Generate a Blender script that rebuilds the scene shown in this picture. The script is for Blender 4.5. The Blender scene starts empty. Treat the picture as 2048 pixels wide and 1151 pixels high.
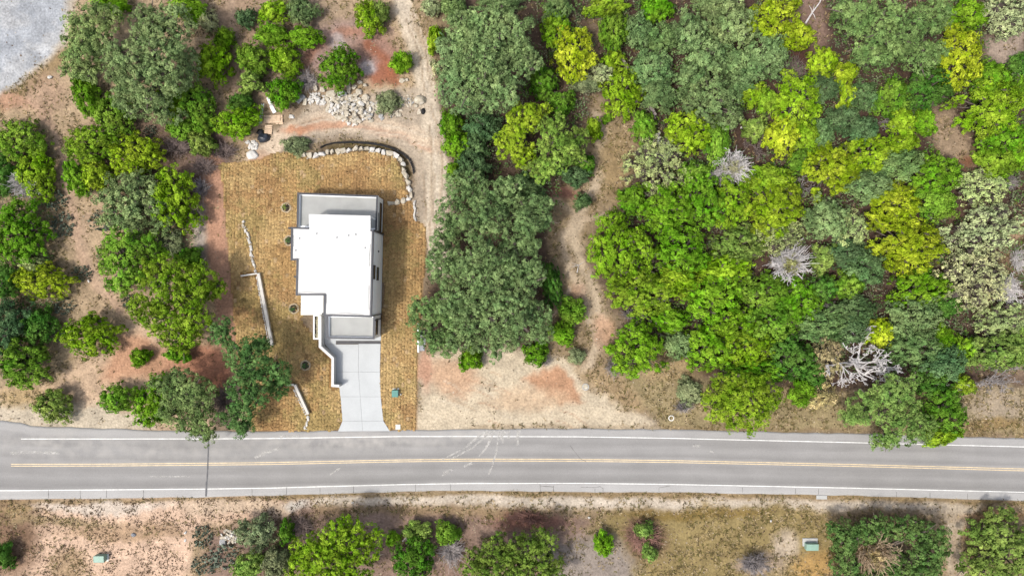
import bpy, bmesh, math, random
import numpy as np
R = math.radians
# ------------------------------------------------------------------ camera, sky, sun, exposure
sc = bpy.context.scene
CAM_H = 97.0                      # drone height above the lawn, metres
SCALE = 1.5 * CAM_H / 2048.0      # metres of ground per photo pixel
cam = bpy.data.cameras.new('camera'); camo = bpy.data.objects.new('camera', cam)
sc.collection.objects.link(camo); sc.camera = camo
camo.location = (0, 0, CAM_H); camo.rotation_euler = (0, 0, 0)
cam.lens = 24.0; cam.sensor_width = 36.0; cam.clip_end = 3000.0
SUN_EL, SUN_AZ = 60.0, 238.0      # light comes from the south-west (bottom left of the photo)
world = bpy.data.worlds.new('World'); sc.world = world; world.use_nodes = True
wn = world.node_tree.nodes; wl = world.node_tree.links
sky = wn.new('ShaderNodeTexSky'); sky.sky_type = 'NISHITA'; sky.sun_disc = False
sky.sun_elevation = R(SUN_EL); sky.sun_rotation = R(SUN_AZ)
sky.dust_density = 4.0; sky.ozone_density = 0.6
hz = wn.new('ShaderNodeHueSaturation'); hz.inputs['Saturation'].default_value = 0.62      # thin milky cloud
wl.new(sky.outputs[0], hz.inputs['Color']); wl.new(hz.outputs[0], wn['Background'].inputs[0]); wn['Background'].inputs[1].default_value = 0.15
sun = bpy.data.lights.new('sun', 'SUN'); suno = bpy.data.objects.new('sun', sun)
sc.collection.objects.link(suno)
sun.energy = 2.1; sun.angle = R(5.0); sun.color = (1.0, 0.95, 0.86)
suno.rotation_euler = (R(90 - SUN_EL), 0, R(180 - SUN_AZ)); suno.location = (-60, -40, 90)
sc.view_settings.view_transform = 'Standard'; sc.view_settings.look = 'None'
sc.view_settings.exposure = 0.63; sc.view_settings.gamma = 1.0
sc.cycles.max_bounces = 6; sc.cycles.diffuse_bounces = 3; sc.cycles.transparent_max_bounces = 6

# ------------------------------------------------------------------ helpers
C = sc.collection
rnd = random.Random(7)
rng = np.random.default_rng(11)
KEXP = 1.9                        # photo brightness of a surface divided by its base colour
def lin(c, k=KEXP):
    o = []
    for v in c:
        v = v / 255.0
        o.append((v / 12.92 if v <= 0.04045 else ((v + 0.055) / 1.055) ** 2.4) / k)
    return tuple(o)
def W(px, py, z=0.0):
    """Ground-plan position of something at height z that the photo shows at (px, py)."""
    f = SCALE * (CAM_H - z) / CAM_H
    return ((px - 1024.0) * f, (575.5 - py) * f)
def W3(px, py, z=0.0):
    x, y = W(px, py, z); return (x, y, z)

def obj(name, me, mat=None, parent=None, loc=None):
    o = bpy.data.objects.new(name, me); C.objects.link(o)
    if mat is not None and not me.materials: me.materials.append(mat)
    if parent is not None: o.parent = parent
    if loc is not None: o.location = loc
    return o
def tag(o, label, cat, group=None, kind=None):
    o['label'] = label; o['category'] = cat
    if group: o['group'] = group
    if kind: o['kind'] = kind
    return o
def thing(name, label, cat, loc=(0, 0, 0), rz=0.0, group=None):
    o = bpy.data.objects.new(name, None); C.objects.link(o)
    o.location = loc; o.rotation_euler = (0, 0, rz); o.empty_display_size = 0.3
    return tag(o, label, cat, group)
def mesh(name, v, f):
    me = bpy.data.meshes.new(name); me.from_pydata([tuple(a) for a in v], [], f); me.update(); return me
def mesh_np(name, v, quads=None, tris=None):
    """Fast mesh from numpy arrays."""
    me = bpy.data.meshes.new(name)
    me.vertices.add(len(v)); me.vertices.foreach_set('co', np.ascontiguousarray(v, dtype=np.float32).ravel())
    ids = []; starts = []; n = 0; tot = []
    if quads is not None and len(quads):
        ids.append(quads.ravel()); starts.append(np.arange(len(quads)) * 4); tot.append(np.full(len(quads), 4)); n = len(quads) * 4
    if tris is not None and len(tris):
        ids.append(tris.ravel()); starts.append(n + np.arange(len(tris)) * 3); tot.append(np.full(len(tris), 3))
    ids = np.concatenate(ids).astype(np.int32); starts = np.concatenate(starts).astype(np.int32)
    me.loops.add(len(ids)); me.loops.foreach_set('vertex_index', ids)
    me.polygons.add(len(starts)); me.polygons.foreach_set('loop_start', starts)
    me.update(calc_edges=True); me.validate()
    return me
def vcol(me, col, name='col'):
    a = me.attributes.new(name, 'FLOAT_COLOR', 'POINT')
    c = np.ones((len(col), 4), dtype=np.float32); c[:, :3] = col
    a.data.foreach_set('color', c.ravel())
def vfloat(me, val, name):
    a = me.attributes.new(name, 'FLOAT', 'POINT'); a.data.foreach_set('value', np.asarray(val, dtype=np.float32))

class MB:
    """Collects boxes, prisms and tubes and links them as one mesh."""
    def __init__(s): s.v = []; s.f = []
    def add(s, v, f):
        b = len(s.v); s.v += [tuple(a) for a in v]; s.f += [tuple(i + b for i in q) for q in f]
    def box(s, x0, x1, y0, y1, z0, z1, rz=0.0, c=None):
        p = [(x0, y0, z0), (x1, y0, z0), (x1, y1, z0), (x0, y1, z0), (x0, y0, z1), (x1, y0, z1), (x1, y1, z1), (x0, y1, z1)]
        if rz:
            ca, sa = math.cos(rz), math.sin(rz)
            p = [(a * ca - b * sa, a * sa + b * ca, z) for a, b, z in p]
        if c: p = [(a + c[0], b + c[1], z + c[2]) for a, b, z in p]
        s.add(p, [(3, 2, 1, 0), (4, 5, 6, 7), (0, 1, 5, 4), (1, 2, 6, 5), (2, 3, 7, 6), (3, 0, 4, 7)])
    def prism(s, poly, z0, z1):
        n = len(poly)
        ar = sum(poly[i][0] * poly[(i + 1) % n][1] - poly[(i + 1) % n][0] * poly[i][1] for i in range(n))
        if ar < 0: poly = poly[::-1]
        v = [(x, y, z0) for x, y in poly] + [(x, y, z1) for x, y in poly]
        f = [tuple(range(n - 1, -1, -1)), tuple(range(n, 2 * n))] + [(i, (i + 1) % n, n + (i + 1) % n, n + i) for i in range(n)]
        s.add(v, f)
    def ribbon(s, pts, w, z0, z1, side=0.0, closed=False):
        """Upright strip of width w along pts; side -1..1 shifts it off the line (right = +1)."""
        n = len(pts); L = []; Rr = []
        for i in range(n):
            a = pts[i - 1] if (i > 0 or closed) else pts[i]
            b = pts[(i + 1) % n] if (i < n - 1 or closed) else pts[i]
            p = pts[i]
            def nrm(u, v):
                d = math.hypot(v[0] - u[0], v[1] - u[1]) or 1.0
                return ((v[1] - u[1]) / d, -(v[0] - u[0]) / d)
            n1 = nrm(a, p) if a is not p else nrm(p, b)
            n2 = nrm(p, b) if b is not p else n1
            m = (n1[0] + n2[0], n1[1] + n2[1]); q = m[0] * n1[0] + m[1] * n1[1]
            k = 1.0 / max(q, 0.3)
            m = (m[0] * k, m[1] * k)
            o0 = w * (side - 1) / 2; o1 = w * (side + 1) / 2
            L.append((p[0] + m[0] * o0, p[1] + m[1] * o0)); Rr.append((p[0] + m[0] * o1, p[1] + m[1] * o1))
        v = []
        for l, r in zip(L, Rr): v += [(*l, z0), (*r, z0), (*l, z1), (*r, z1)]
        f = []
        for i in range(n if closed else n - 1):
            a, b = 4 * i, 4 * ((i + 1) % n)
            f += [(a + 2, a + 3, b + 3, b + 2), (a, b, b + 1, a + 1), (a, a + 2, b + 2, b), (a + 1, b + 1, b + 3, a + 3)]
        if not closed:
            e = 4 * (n - 1); f += [(0, 1, 3, 2), (e, e + 2, e + 3, e + 1)]
        s.add(v, f)
    def tube(s, pts, rad, n=6, cap=True):
        prev = None; b0 = len(s.v); vs = []
        for i, p in enumerate(pts):
            p = np.array(p, float)
            d = np.array(pts[min(i + 1, len(pts) - 1)], float) - np.array(pts[max(i - 1, 0)], float)
            d /= (np.linalg.norm(d) or 1)
            u = np.cross(d, (0, 0, 1.0) if abs(d[2]) < 0.9 else (1.0, 0, 0)); u /= np.linalg.norm(u); w = np.cross(d, u)
            r = rad[i] if hasattr(rad, '__len__') else rad
            for k in range(n):
                t = 2 * math.pi * k / n
                vs.append(tuple(p + u * math.cos(t) * r + w * math.sin(t) * r))
        f = []
        for i in range(len(pts) - 1):
            for k in range(n):
                f.append((i * n + k, i * n + (k + 1) % n, (i + 1) * n + (k + 1) % n, (i + 1) * n + k))
        if cap: f.append(tuple(range(n - 1, -1, -1))); m = (len(pts) - 1) * n; f.append(tuple(range(m, m + n)))
        s.add(vs, f)
    def build(s, name, mat, parent=None, loc=None, smooth=False, bevel=0.0):
        me = mesh(name, s.v, s.f)
        o = obj(name, me, mat, parent, loc)
        bm = bmesh.new(); bm.from_mesh(me); bmesh.ops.recalc_face_normals(bm, faces=bm.faces); bm.to_mesh(me); bm.free()
        if smooth:
            for p in me.polygons: p.use_smooth = True
        if bevel:
            m = o.modifiers.new('bevel', 'BEVEL'); m.width = bevel; m.segments = 1; m.limit_method = 'ANGLE'
        return o

# value noise
def vnoise(x, y, sc_, seed):
    r = np.random.default_rng(seed).random((257, 257))
    u = x / sc_ + seed * 13.7; v = y / sc_ + seed * 7.3
    i = np.floor(u).astype(int); j = np.floor(v).astype(int); fu = u - i; fv = v - j
    fu = fu * fu * (3 - 2 * fu); fv = fv * fv * (3 - 2 * fv)
    i %= 256; j %= 256
    return (r[i, j] * (1 - fu) + r[i + 1, j] * fu) * (1 - fv) + (r[i, j + 1] * (1 - fu) + r[i + 1, j + 1] * fu) * fv
def fbm(x, y, sc_, seed, o=4):
    t = 0; a = 1.0; n = 0
    for k in range(o):
        t = t + a * vnoise(x, y, sc_ / 2 ** k, seed + k); n += a; a *= 0.55
    return t / n
def sstep(a, b, x):
    t = np.clip((x - a) / (b - a), 0, 1); return t * t * (3 - 2 * t)
def inpoly(poly, x, y):
    r = np.zeros(np.shape(x), bool); n = len(poly)
    for i in range(n):
        x0, y0 = poly[i]; x1, y1 = poly[(i + 1) % n]
        if y0 == y1: continue
        c = ((y0 > y) != (y1 > y)) & (x < (x1 - x0) * (y - y0) / (y1 - y0) + x0)
        r ^= c
    return r
def dline(pts, x, y, closed=False):
    d = np.full(np.shape(x), 1e9); n = len(pts)
    for i in range(n if closed else n - 1):
        x0, y0 = pts[i]; x1, y1 = pts[(i + 1) % n]
        dx, dy = x1 - x0, y1 - y0; L = dx * dx + dy * dy or 1e-9
        t = np.clip(((x - x0) * dx + (y - y0) * dy) / L, 0, 1)
        d = np.minimum(d, np.hypot(x - x0 - t * dx, y - y0 - t * dy))
    return d
def lerp_line(pts, x):
    return np.interp(x, [p[0] for p in pts], [p[1] for p in pts])

# ------------------------------------------------------------------ materials
def new_mat(name):
    m = bpy.data.materials.new(name); m.use_nodes = True
    nt = m.node_tree; b = nt.nodes['Principled BSDF']
    return m, nt, b
def N(nt, t, **kw):
    n = nt.nodes.new(t)
    for k, v in kw.items():
        if k.startswith('i_'): n.inputs[int(k[2:])].default_value = v
        else: setattr(n, k, v)
    return n
def mixc(nt, a, b, fac, mode='MIX'):
    m = N(nt, 'ShaderNodeMix', data_type='RGBA', blend_type=mode)
    for s, v in ((0, fac), (6, a), (7, b)):
        if hasattr(v, 'is_linked') or isinstance(v, bpy.types.NodeSocket): nt.links.new(v, m.inputs[s])
        else: m.inputs[s].default_value = v if s == 0 else (*v[:3], 1)
    return m.outputs[2]
def noise_mat(name, col, rough=0.85, var=0.25, scale=2.0, bump=0.0, bscale=30.0, attr=None, metal=0.0, spec=0.3, col2=None, fine=0.2, fscale=25.0):
    """Base colour (or colour attribute) with broad and fine noise and optional bump."""
    m, nt, b = new_mat(name); L = nt.links
    tc = N(nt, 'ShaderNodeTexCoord')
    n1 = N(nt, 'ShaderNodeTexNoise'); n1.inputs['Scale'].default_value = scale; n1.inputs['Detail'].default_value = 6
    n2 = N(nt, 'ShaderNodeTexNoise'); n2.inputs['Scale'].default_value = fscale; n2.inputs['Detail'].default_value = 4
    L.new(tc.outputs['Object'], n1.inputs['Vector']); L.new(tc.outputs['Object'], n2.inputs['Vector'])
    if attr:
        a = N(nt, 'ShaderNodeAttribute', attribute_name=attr); base = a.outputs['Color']
    else:
        base = (*col, 1)
        rg = N(nt, 'ShaderNodeRGB'); rg.outputs[0].default_value = base; base = rg.outputs[0]
    if col2:
        r0 = N(nt, 'ShaderNodeMapRange'); r0.inputs[1].default_value = 0.42; r0.inputs[2].default_value = 0.62
        L.new(n1.outputs[0], r0.inputs[0]); base = mixc(nt, base, col2, r0.outputs[0])
    def gain(n, v):
        r = N(nt, 'ShaderNodeMapRange'); r.inputs[1].default_value = 0.25; r.inputs[2].default_value = 0.75
        r.inputs[3].default_value = 1 - v; r.inputs[4].default_value = 1 + v
        L.new(n.outputs[0], r.inputs[0]); return r.outputs[0]
    h = N(nt, 'ShaderNodeVectorMath', operation='SCALE'); L.new(base, h.inputs[0]); L.new(gain(n1, var), h.inputs[3])
    h2 = N(nt, 'ShaderNodeVectorMath', operation='SCALE'); L.new(h.outputs[0], h2.inputs[0]); L.new(gain(n2, fine), h2.inputs[3])
    L.new(h2.outputs[0], b.inputs['Base Color'])
    b.inputs['Roughness'].default_value = rough; b.inputs['Metallic'].default_value = metal
    b.inputs['Specular IOR Level'].default_value = spec
    if bump:
        n3 = N(nt, 'ShaderNodeTexNoise'); n3.inputs['Scale'].default_value = bscale; n3.inputs['Detail'].default_value = 5
        L.new(tc.outputs['Object'], n3.inputs['Vector'])
        bp = N(nt, 'ShaderNodeBump'); bp.inputs['Strength'].default_value = bump; bp.inputs['Distance'].default_value = 0.1
        L.new(n3.outputs[0], bp.inputs['Height']); L.new(bp.outputs[0], b.inputs['Normal'])
    return m
def foliage_mat(name, var=0.62, trans=0.2):
    m, nt, b = new_mat(name); L = nt.links
    oi = N(nt, 'ShaderNodeObjectInfo'); tc = N(nt, 'ShaderNodeTexCoord')
    at = N(nt, 'ShaderNodeAttribute', attribute_name='tint')
    n1 = N(nt, 'ShaderNodeTexNoise'); n1.inputs['Scale'].default_value = 0.55; n1.inputs['Detail'].default_value = 3
    ad = N(nt, 'ShaderNodeVectorMath', operation='ADD'); sc3 = N(nt, 'ShaderNodeVectorMath', operation='SCALE'); sc3.inputs[0].default_value = (37, 91, 53)
    L.new(oi.outputs['Random'], sc3.inputs[3]); L.new(tc.outputs['Object'], ad.inputs[0]); L.new(sc3.outputs[0], ad.inputs[1]); L.new(ad.outputs[0], n1.inputs['Vector'])
    r1 = N(nt, 'ShaderNodeMapRange'); r1.inputs[1].default_value = 0.35; r1.inputs[2].default_value = 0.7; L.new(n1.outputs[0], r1.inputs[0])
    hs = N(nt, 'ShaderNodeHueSaturation'); hs.inputs['Hue'].default_value = 0.482; hs.inputs['Value'].default_value = 1.2; hs.inputs['Saturation'].default_value = 0.95
    L.new(oi.outputs['Color'], hs.inputs['Color'])
    hg = N(nt, 'ShaderNodeHueSaturation'); hg.inputs['Hue'].default_value = 0.515; hg.inputs['Value'].default_value = 0.8; L.new(oi.outputs['Color'], hg.inputs['Color'])
    c = mixc(nt, hg.outputs[0], hs.outputs[0], r1.outputs[0])
    r2 = N(nt, 'ShaderNodeMapRange'); r2.inputs[3].default_value = 1.24 * (1 - var); r2.inputs[4].default_value = 1.24 * (1 + var)
    L.new(at.outputs['Fac'], r2.inputs[0])
    v = N(nt, 'ShaderNodeVectorMath', operation='SCALE'); L.new(c, v.inputs[0]); L.new(r2.outputs[0], v.inputs[3])
    tw = N(nt, 'ShaderNodeAttribute', attribute_name='twig')
    vv = mixc(nt, v.outputs[0], (.095, .078, .07), tw.outputs['Fac'])
    d = N(nt, 'ShaderNodeBsdfDiffuse'); t = N(nt, 'ShaderNodeBsdfTranslucent'); mx = N(nt, 'ShaderNodeMixShader'); mx.inputs[0].default_value = trans
    L.new(vv, d.inputs[0]); L.new(vv, t.inputs[0]); L.new(d.outputs[0], mx.inputs[1]); L.new(t.outputs[0], mx.inputs[2])
    L.new(mx.outputs[0], nt.nodes['Material Output'].inputs[0]); nt.nodes.remove(b)
    return m
def attr_mat(name, attr='col', rough=0.9, trans=0.0):
    m, nt, b = new_mat(name); a = N(nt, 'ShaderNodeAttribute', attribute_name=attr)
    nt.links.new(a.outputs['Color'], b.inputs['Base Color']); b.inputs['Roughness'].default_value = rough; b.inputs['Specular IOR Level'].default_value = 0.15
    return m
M = {}
M['foliage'] = foliage_mat('foliage')
M['bark'] = noise_mat('bark', (0.11, 0.09, 0.075), var=0.4, scale=3, bump=0.5, bscale=12)
M['dead_wood'] = noise_mat('dead_wood', (0.50, 0.475, 0.47), var=0.3, scale=3)
M['twig'] = noise_mat('twig', (0.15, 0.115, 0.105), var=0.5, scale=2)
M['twig_grey'] = noise_mat('twig_grey', (0.26, 0.235, 0.23), var=0.5, scale=2)
M['ground'] = noise_mat('ground', (0.3, 0.2, 0.15), attr='col', var=0.16, scale=0.7, fine=0.28, fscale=3.2, bump=0.8, bscale=4, rough=0.95, spec=0.1)
M['grass'] = attr_mat('grass')
M['sod'] = noise_mat('sod', (0.3, 0.2, 0.1), attr='col', var=0.24, scale=1.3, fine=0.4, fscale=7, bump=0.6, bscale=14, rough=0.95, spec=0.05)
M['asphalt'] = None
M['white_paint'] = noise_mat('white_paint', (0.60, 0.60, 0.58), var=0.2, scale=1.2, fine=0.25, fscale=9, rough=0.6)
M['yellow_paint'] = noise_mat('yellow_paint', (0.56, 0.44, 0.27), var=0.2, scale=1.2, fine=0.25, fscale=9, rough=0.6)
M['tar'] = noise_mat('tar', (0.09, 0.09, 0.095), var=0.25, scale=2, rough=0.7)
M['crack'] = noise_mat('crack', (0.10, 0.095, 0.09), var=0.2, rough=0.9)
M['concrete'] = noise_mat('concrete', (0.395, 0.41, 0.415), var=0.07, scale=0.45, fine=0.05, fscale=8, bump=0.08, bscale=40, rough=0.85)
M['concrete_grey'] = noise_mat('concrete_grey', (0.36, 0.36, 0.35), var=0.15, scale=1.2, fine=0.1, bump=0.1, rough=0.85)
M['white_roof'] = noise_mat('white_roof', (0.50, 0.50, 0.49), var=0.1, scale=0.3, fine=0.04, fscale=6, rough=0.55)
M['white_wall'] = noise_mat('white_wall', (0.86, 0.875, 0.885), var=0.04, scale=0.8, fine=0.03, rough=0.8)
M['canopy_white'] = noise_mat('canopy_white', (0.62, 0.615, 0.58), var=0.05, scale=0.8, fine=0.03, rough=0.7)
M['coping'] = noise_mat('coping', (0.045, 0.047, 0.056), var=0.15, scale=2, rough=0.45, metal=0.3)
M['glass'] = noise_mat('glass', (0.012, 0.016, 0.024), var=0.1, rough=0.08, spec=0.6)
M['frame'] = noise_mat('frame', (0.03, 0.032, 0.036), var=0.1, rough=0.5)
M['limestone'] = noise_mat('limestone', (0.40, 0.355, 0.275), var=0.2, scale=1.6, fine=0.2, fscale=7, bump=0.4, bscale=6, col2=(0.43, 0.39, 0.33))
M['white_stone'] = noise_mat('white_stone', (0.5, 0.48, 0.45), var=0.15, scale=2, fine=0.15, fscale=7, bump=0.3, bscale=6)
M['grey_stone'] = noise_mat('grey_stone', (0.3, 0.3, 0.3), var=0.15, scale=2, fine=0.15, fscale=7, bump=0.3, bscale=6)
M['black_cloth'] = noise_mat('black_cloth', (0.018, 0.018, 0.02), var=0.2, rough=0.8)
M['black_plastic'] = noise_mat('black_plastic', (0.02, 0.025, 0.035), var=0.3, rough=0.35, spec=0.5, bump=0.4, bscale=5)
M['mulch'] = noise_mat('mulch', (0.035, 0.026, 0.02), var=0.5, scale=6, bump=0.6, bscale=15)
M['wood'] = noise_mat('wood', (0.50, 0.37, 0.26), var=0.25, scale=2.5, fine=0.2, rough=0.8)
M['old_wood'] = noise_mat('old_wood', (0.2, 0.17, 0.155), var=0.3, scale=2.5, rough=0.9)
M['pvc'] = noise_mat('pvc', (0.42, 0.50, 0.50), var=0.2, scale=1, rough=0.4)
M['teal_metal'] = noise_mat('teal_metal', (0.055, 0.19, 0.165), var=0.12, scale=2, rough=0.45)
M['pale_green_metal'] = noise_mat('pale_green_metal', (0.21, 0.32, 0.26), var=0.12, scale=2, rough=0.5)
M['grey_metal'] = noise_mat('grey_metal', (0.2, 0.21, 0.23), var=0.15, scale=2, rough=0.5, metal=0.2)
M['red_clay'] = noise_mat('red_clay', (0.42, 0.28, 0.2), var=0.2, rough=0.8)
M['dead_tan'] = noise_mat('dead_tan', (0.36, 0.27, 0.18), var=0.3, scale=3)
M['twig_red'] = noise_mat('twig_red', (0.22, 0.12, 0.095), var=0.5, scale=2)
# ------------------------------------------------------------------ road lines in photo pixels (x, y)
ROAD_TOP = [(-2500, 838), (-120, 838), (0, 840), (40, 844), (60, 851), (180, 855), (340, 861), (540, 861.5), (800, 859.5), (940, 858), (1100, 856), (1340, 858), (1500, 862), (1700, 866.5), (2048, 875.5), (2200, 880), (4500, 950)]
LINE_TOP = [(42, 877), (420, 876.8), (540, 876), (800, 872), (940, 872), (1160, 872.6), (1340, 875.5), (1508, 879.6), (1700, 884), (2048, 892.8), (2200, 897), (4500, 967)]
YELLOW = [(22, 929.3), (200, 929), (400, 927.3), (540, 925.8), (800, 920.5), (940, 919), (1160, 919.5), (1340, 921.7), (1700, 929.5), (2048, 938.5), (2200, 943), (4500, 1013)]
LINE_BOT = [(-2500, 984), (-120, 982), (0, 980.3), (400, 977), (540, 975), (800, 968), (940, 965.8), (1160, 965.5), (1340, 967.5), (1700, 975), (2048, 983.4), (2200, 988), (4500, 1058)]
ROAD_BOT = [(-2500, 1002), (-120, 1000), (0, 998.4), (400, 993.5), (540, 990.5), (800, 982), (940, 980), (1160, 983.5), (1340, 983.5), (1700, 990), (2048, 1000.5), (2200, 1005), (4500, 1075)]
LAWN = [(437, 330), (470, 326), (520, 319), (540, 309), (575, 304), (600, 313), (640, 315), (700, 304), (750, 304), (793, 316), (803, 345), (811, 375), (818, 398), (827, 410), (828, 441), (848, 448), (853, 490), (846, 560), (841, 640), (836, 700), (834, 770), (833, 859), (780, 859), (767, 842), (760, 770), (762, 690), (770, 560), (640, 560), (600, 640), (664, 718), (670, 776), (679, 775), (685, 840), (675, 860), (505, 861), (485, 800), (474, 700), (464, 580), (452, 440), (446, 370)]
DRIVE = [(645, 632), (649, 692), (673, 714), (671, 772), (679, 775), (685, 841), (676, 862), (780, 861), (767, 842), (760, 770), (761, 690), (763, 672), (763, 632)]

# ------------------------------------------------------------------ ground: one sheet, painted with the soils the place has
STEP = 3.6
gx = np.concatenate([[-12000, -5000, -2200, -900, -400, -220], np.arange(-120, 2171, STEP), [2270, 2500, 3000, 4300, 7000, 14000]])
gy = np.concatenate([[-12000, -5000, -2200, -900, -400, -220], np.arange(-120, 1272, STEP), [1400, 1600, 2000, 3200, 6000, 13000]])
PX, PY = np.meshgrid(gx, gy)
wx = PX + (fbm(PX, PY, 60, 3) - 0.5) * 34 + (vnoise(PX, PY, 9, 8) - 0.5) * 9
wy = PY + (fbm(PX, PY, 60, 5) - 0.5) * 34 + (vnoise(PX, PY, 9, 9) - 0.5) * 9
COL = np.zeros(PX.shape + (3,)); COL[:] = lin((150, 132, 110))
GR = np.full(PX.shape, 0.45)      # how much dry grass grows
WD = np.zeros(PX.shape)           # how much of it is low green weed
def put(mask, c, g=None, w=None):
    global COL, GR, WD
    COL = COL * (1 - mask[..., None]) + np.array(lin(c)) * mask[..., None]
    if g is not None: GR = GR * (1 - mask) + g * mask
    if w is not None: WD = WD * (1 - mask) + w * mask
def poly(p, c, fe=14, g=None, a=1.0, warp=1.0, w=None):
    x = PX + (wx - PX) * warp; y = PY + (wy - PY) * warp
    i = inpoly(p, x, y); d = dline(p, x, y, True); s = np.where(i, d, -d)
    put(sstep(-fe, fe, s) * a, c, g, w)
def stroke(p, wd, c, fe=8, g=None, a=1.0, warp=0.5):
    d = dline(p, PX + (wx - PX) * warp, PY + (wy - PY) * warp)
    put(sstep(wd + fe, wd - fe, d) * a, c, g)
def blob(cx, cy, rx, ry, c, g=None, a=1.0, soft=0.5, w=None):
    d = np.hypot((wx - cx) / rx, (wy - cy) / ry)
    put(sstep(1 + soft, 1 - soft, d) * a, c, g, w)
# woods
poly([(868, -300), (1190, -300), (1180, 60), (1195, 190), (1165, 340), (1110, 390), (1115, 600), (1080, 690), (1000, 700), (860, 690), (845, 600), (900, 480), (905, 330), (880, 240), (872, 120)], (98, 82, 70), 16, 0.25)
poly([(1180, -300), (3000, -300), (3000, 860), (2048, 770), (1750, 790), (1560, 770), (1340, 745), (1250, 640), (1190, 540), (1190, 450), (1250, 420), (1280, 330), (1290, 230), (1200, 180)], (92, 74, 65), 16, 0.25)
# upper left scrub
poly([(-900, -900), (870, -900), (870, 200), (600, 200), (520, 280), (400, 430), (460, 640), (420, 760), (250, 850), (-900, 850)], (190, 166, 136), 16, 0.5)
poly([(-900, 250), (110, 240), (120, 420), (150, 620), (130, 780), (-900, 790)], (168, 149, 120), 25, 0.6)
blob(330, 300, 110, 90, (132, 110, 96), 0.3); blob(420, 340, 40, 80, (125, 105, 98), 0.1)
blob(560, 90, 130, 110, (158, 138, 120), 0.5); blob(480, 60, 50, 90, (178, 152, 128), 0.3)
# gravel lot
poly([(-900, -900), (150, -900), (141, 0), (134, 45), (124, 82), (94, 116), (40, 163), (0, 193), (-900, 500)], (178, 182, 188), 5, 0.0, warp=0.45)
d_ = fbm(PX, PY, 55, 41, 5); lot = inpoly([(-900, -900), (150, -900), (141, 0), (134, 45), (124, 82), (94, 116), (40, 163), (0, 193), (-900, 500)], wx, wy)
put(np.where(lot, sstep(0.48, 0.62, d_), 0) * 0.6, (208, 208, 208)); put(np.where(lot, sstep(0.55, 0.7, fbm(PX, PY, 30, 47, 4)), 0) * 0.5, (160, 165, 172))
stroke([(150, -50), (136, 45), (126, 82), (96, 116), (42, 163), (-20, 203)], 7, (205, 195, 180), 6, 0.1, 0.8)
stroke([(150, 95), (100, 135), (40, 185), (-30, 225)], 14, (150, 128, 92), 9, 0.9, 0.8)
# trails upper left
stroke([(60, 200), (105, 250), (125, 330), (140, 400), (152, 470), (160, 520), (190, 570), (235, 620)], 9, (202, 172, 146), 8, 0.05)
stroke([(175, 430), (160, 480), (178, 540), (200, 580)], 8, (200, 172, 146), 8, 0.05, 0.8)
stroke([(460, -20), (470, 60), (480, 130), (470, 180)], 8, (185, 160, 138), 9, 0.15, 0.8)
blob(20, 205, 40, 18, (190, 150, 125), 0.2, 0.8); blob(90, 190, 35, 45, (185, 155, 132), 0.3, 0.7)
# pale and red dirt west of the lawn
poly([(250, 650), (285, 630), (330, 690), (430, 705), (480, 730), (505, 860), (300, 862), (190, 856), (-900, 846), (-900, 800), (0, 780), (110, 760), (170, 720), (225, 700)], (208, 180, 152), 14, 0.08)
poly([(255, 660), (320, 700), (440, 700), (470, 780), (380, 770), (300, 745), (200, 770), (230, 710)], (202, 158, 128), 16, 0.05)
blob(430, 740, 45, 45, (182, 124, 100), 0.05, 0.9); blob(400, 720, 60, 30, (188, 135, 110), 0.05, 0.8)
poly([(-900, 815), (60, 800), (200, 815), (300, 835), (310, 860), (-900, 850)], (208, 194, 172), 12, 0.12); blob(40, 795, 60, 22, (190, 165, 125), 0.7)
stroke([(424, 335), (428, 430), (438, 520), (452, 610), (462, 690)], 22, (196, 152, 126), 9, 0.02, warp=0.3)
stroke([(395, 420), (400, 480), (398, 530)], 13, (185, 172, 160), 9, 0.1)
# building site north of the lawn
poly([(500, 330), (520, 290), (560, 260), (600, 230), (620, 200), (760, 190), (850, 170), (880, 250), (905, 330), (905, 470), (855, 510), (820, 460), (830, 330), (780, 285), (640, 280), (560, 310)], (192, 176, 156), 12, 0.06)
stroke([(790, -120), (805, 20), (832, 90), (850, 170), (864, 250), (872, 320), (872, 400), (868, 470), (880, 540)], 19, (222, 206, 184), 8, 0.02)
stroke([(790, -120), (805, 20), (832, 90), (850, 170), (864, 250), (874, 320), (874, 400)], 5, (215, 200, 180), 4, 0.0)
stroke([(870, 290), (800, 262), (720, 246), (640, 244), (580, 262), (540, 300), (505, 326)], 17, (218, 197, 173), 7, 0.02)
stroke([(860, 300), (800, 272), (720, 254), (650, 252), (600, 266)], 5, (210, 172, 146), 5, 0.0, 0.8)
blob(598, 260, 30, 13, (204, 150, 118), 0.0, 0.9); blob(655, 250, 40, 10, (206, 160, 130), 0.0, 0.7); blob(520, 318, 20, 14, (202, 160, 130), 0.0, 0.8)
blob(700, 70, 70, 30, (176, 150, 138), 0.1); blob(640, 115, 40, 30, (178, 150, 140), 0.05); stroke([(600, 130), (635, 90), (680, 65), (735, 65), (790, 110)], 9, (178, 128, 104), 7, 0.05, 0.7)
blob(750, 115, 40, 50, (176, 140, 125), 0.05); blob(760, 150, 26, 24, (172, 108, 80), 0.0, 0.8); stroke([(735, 90), (770, 120), (790, 165)], 9, (170, 108, 80), 8, 0.0, 0.8)
blob(735, 135, 16, 14, (190, 182, 182), 0.0, 0.9); blob(670, 85, 22, 14, (190, 178, 174), 0.0, 0.8)
blob(840, 40, 18, 60, (178, 155, 125), 0.6, 0.6); blob(880, 40, 25, 40, (160, 140, 112), 0.8, 0.8)
stroke([(660, 297), (700, 291), (745, 292), (785, 302), (806, 318), (814, 345)], 9, (120, 106, 78), 5, 0.4, warp=0.15)
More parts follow.
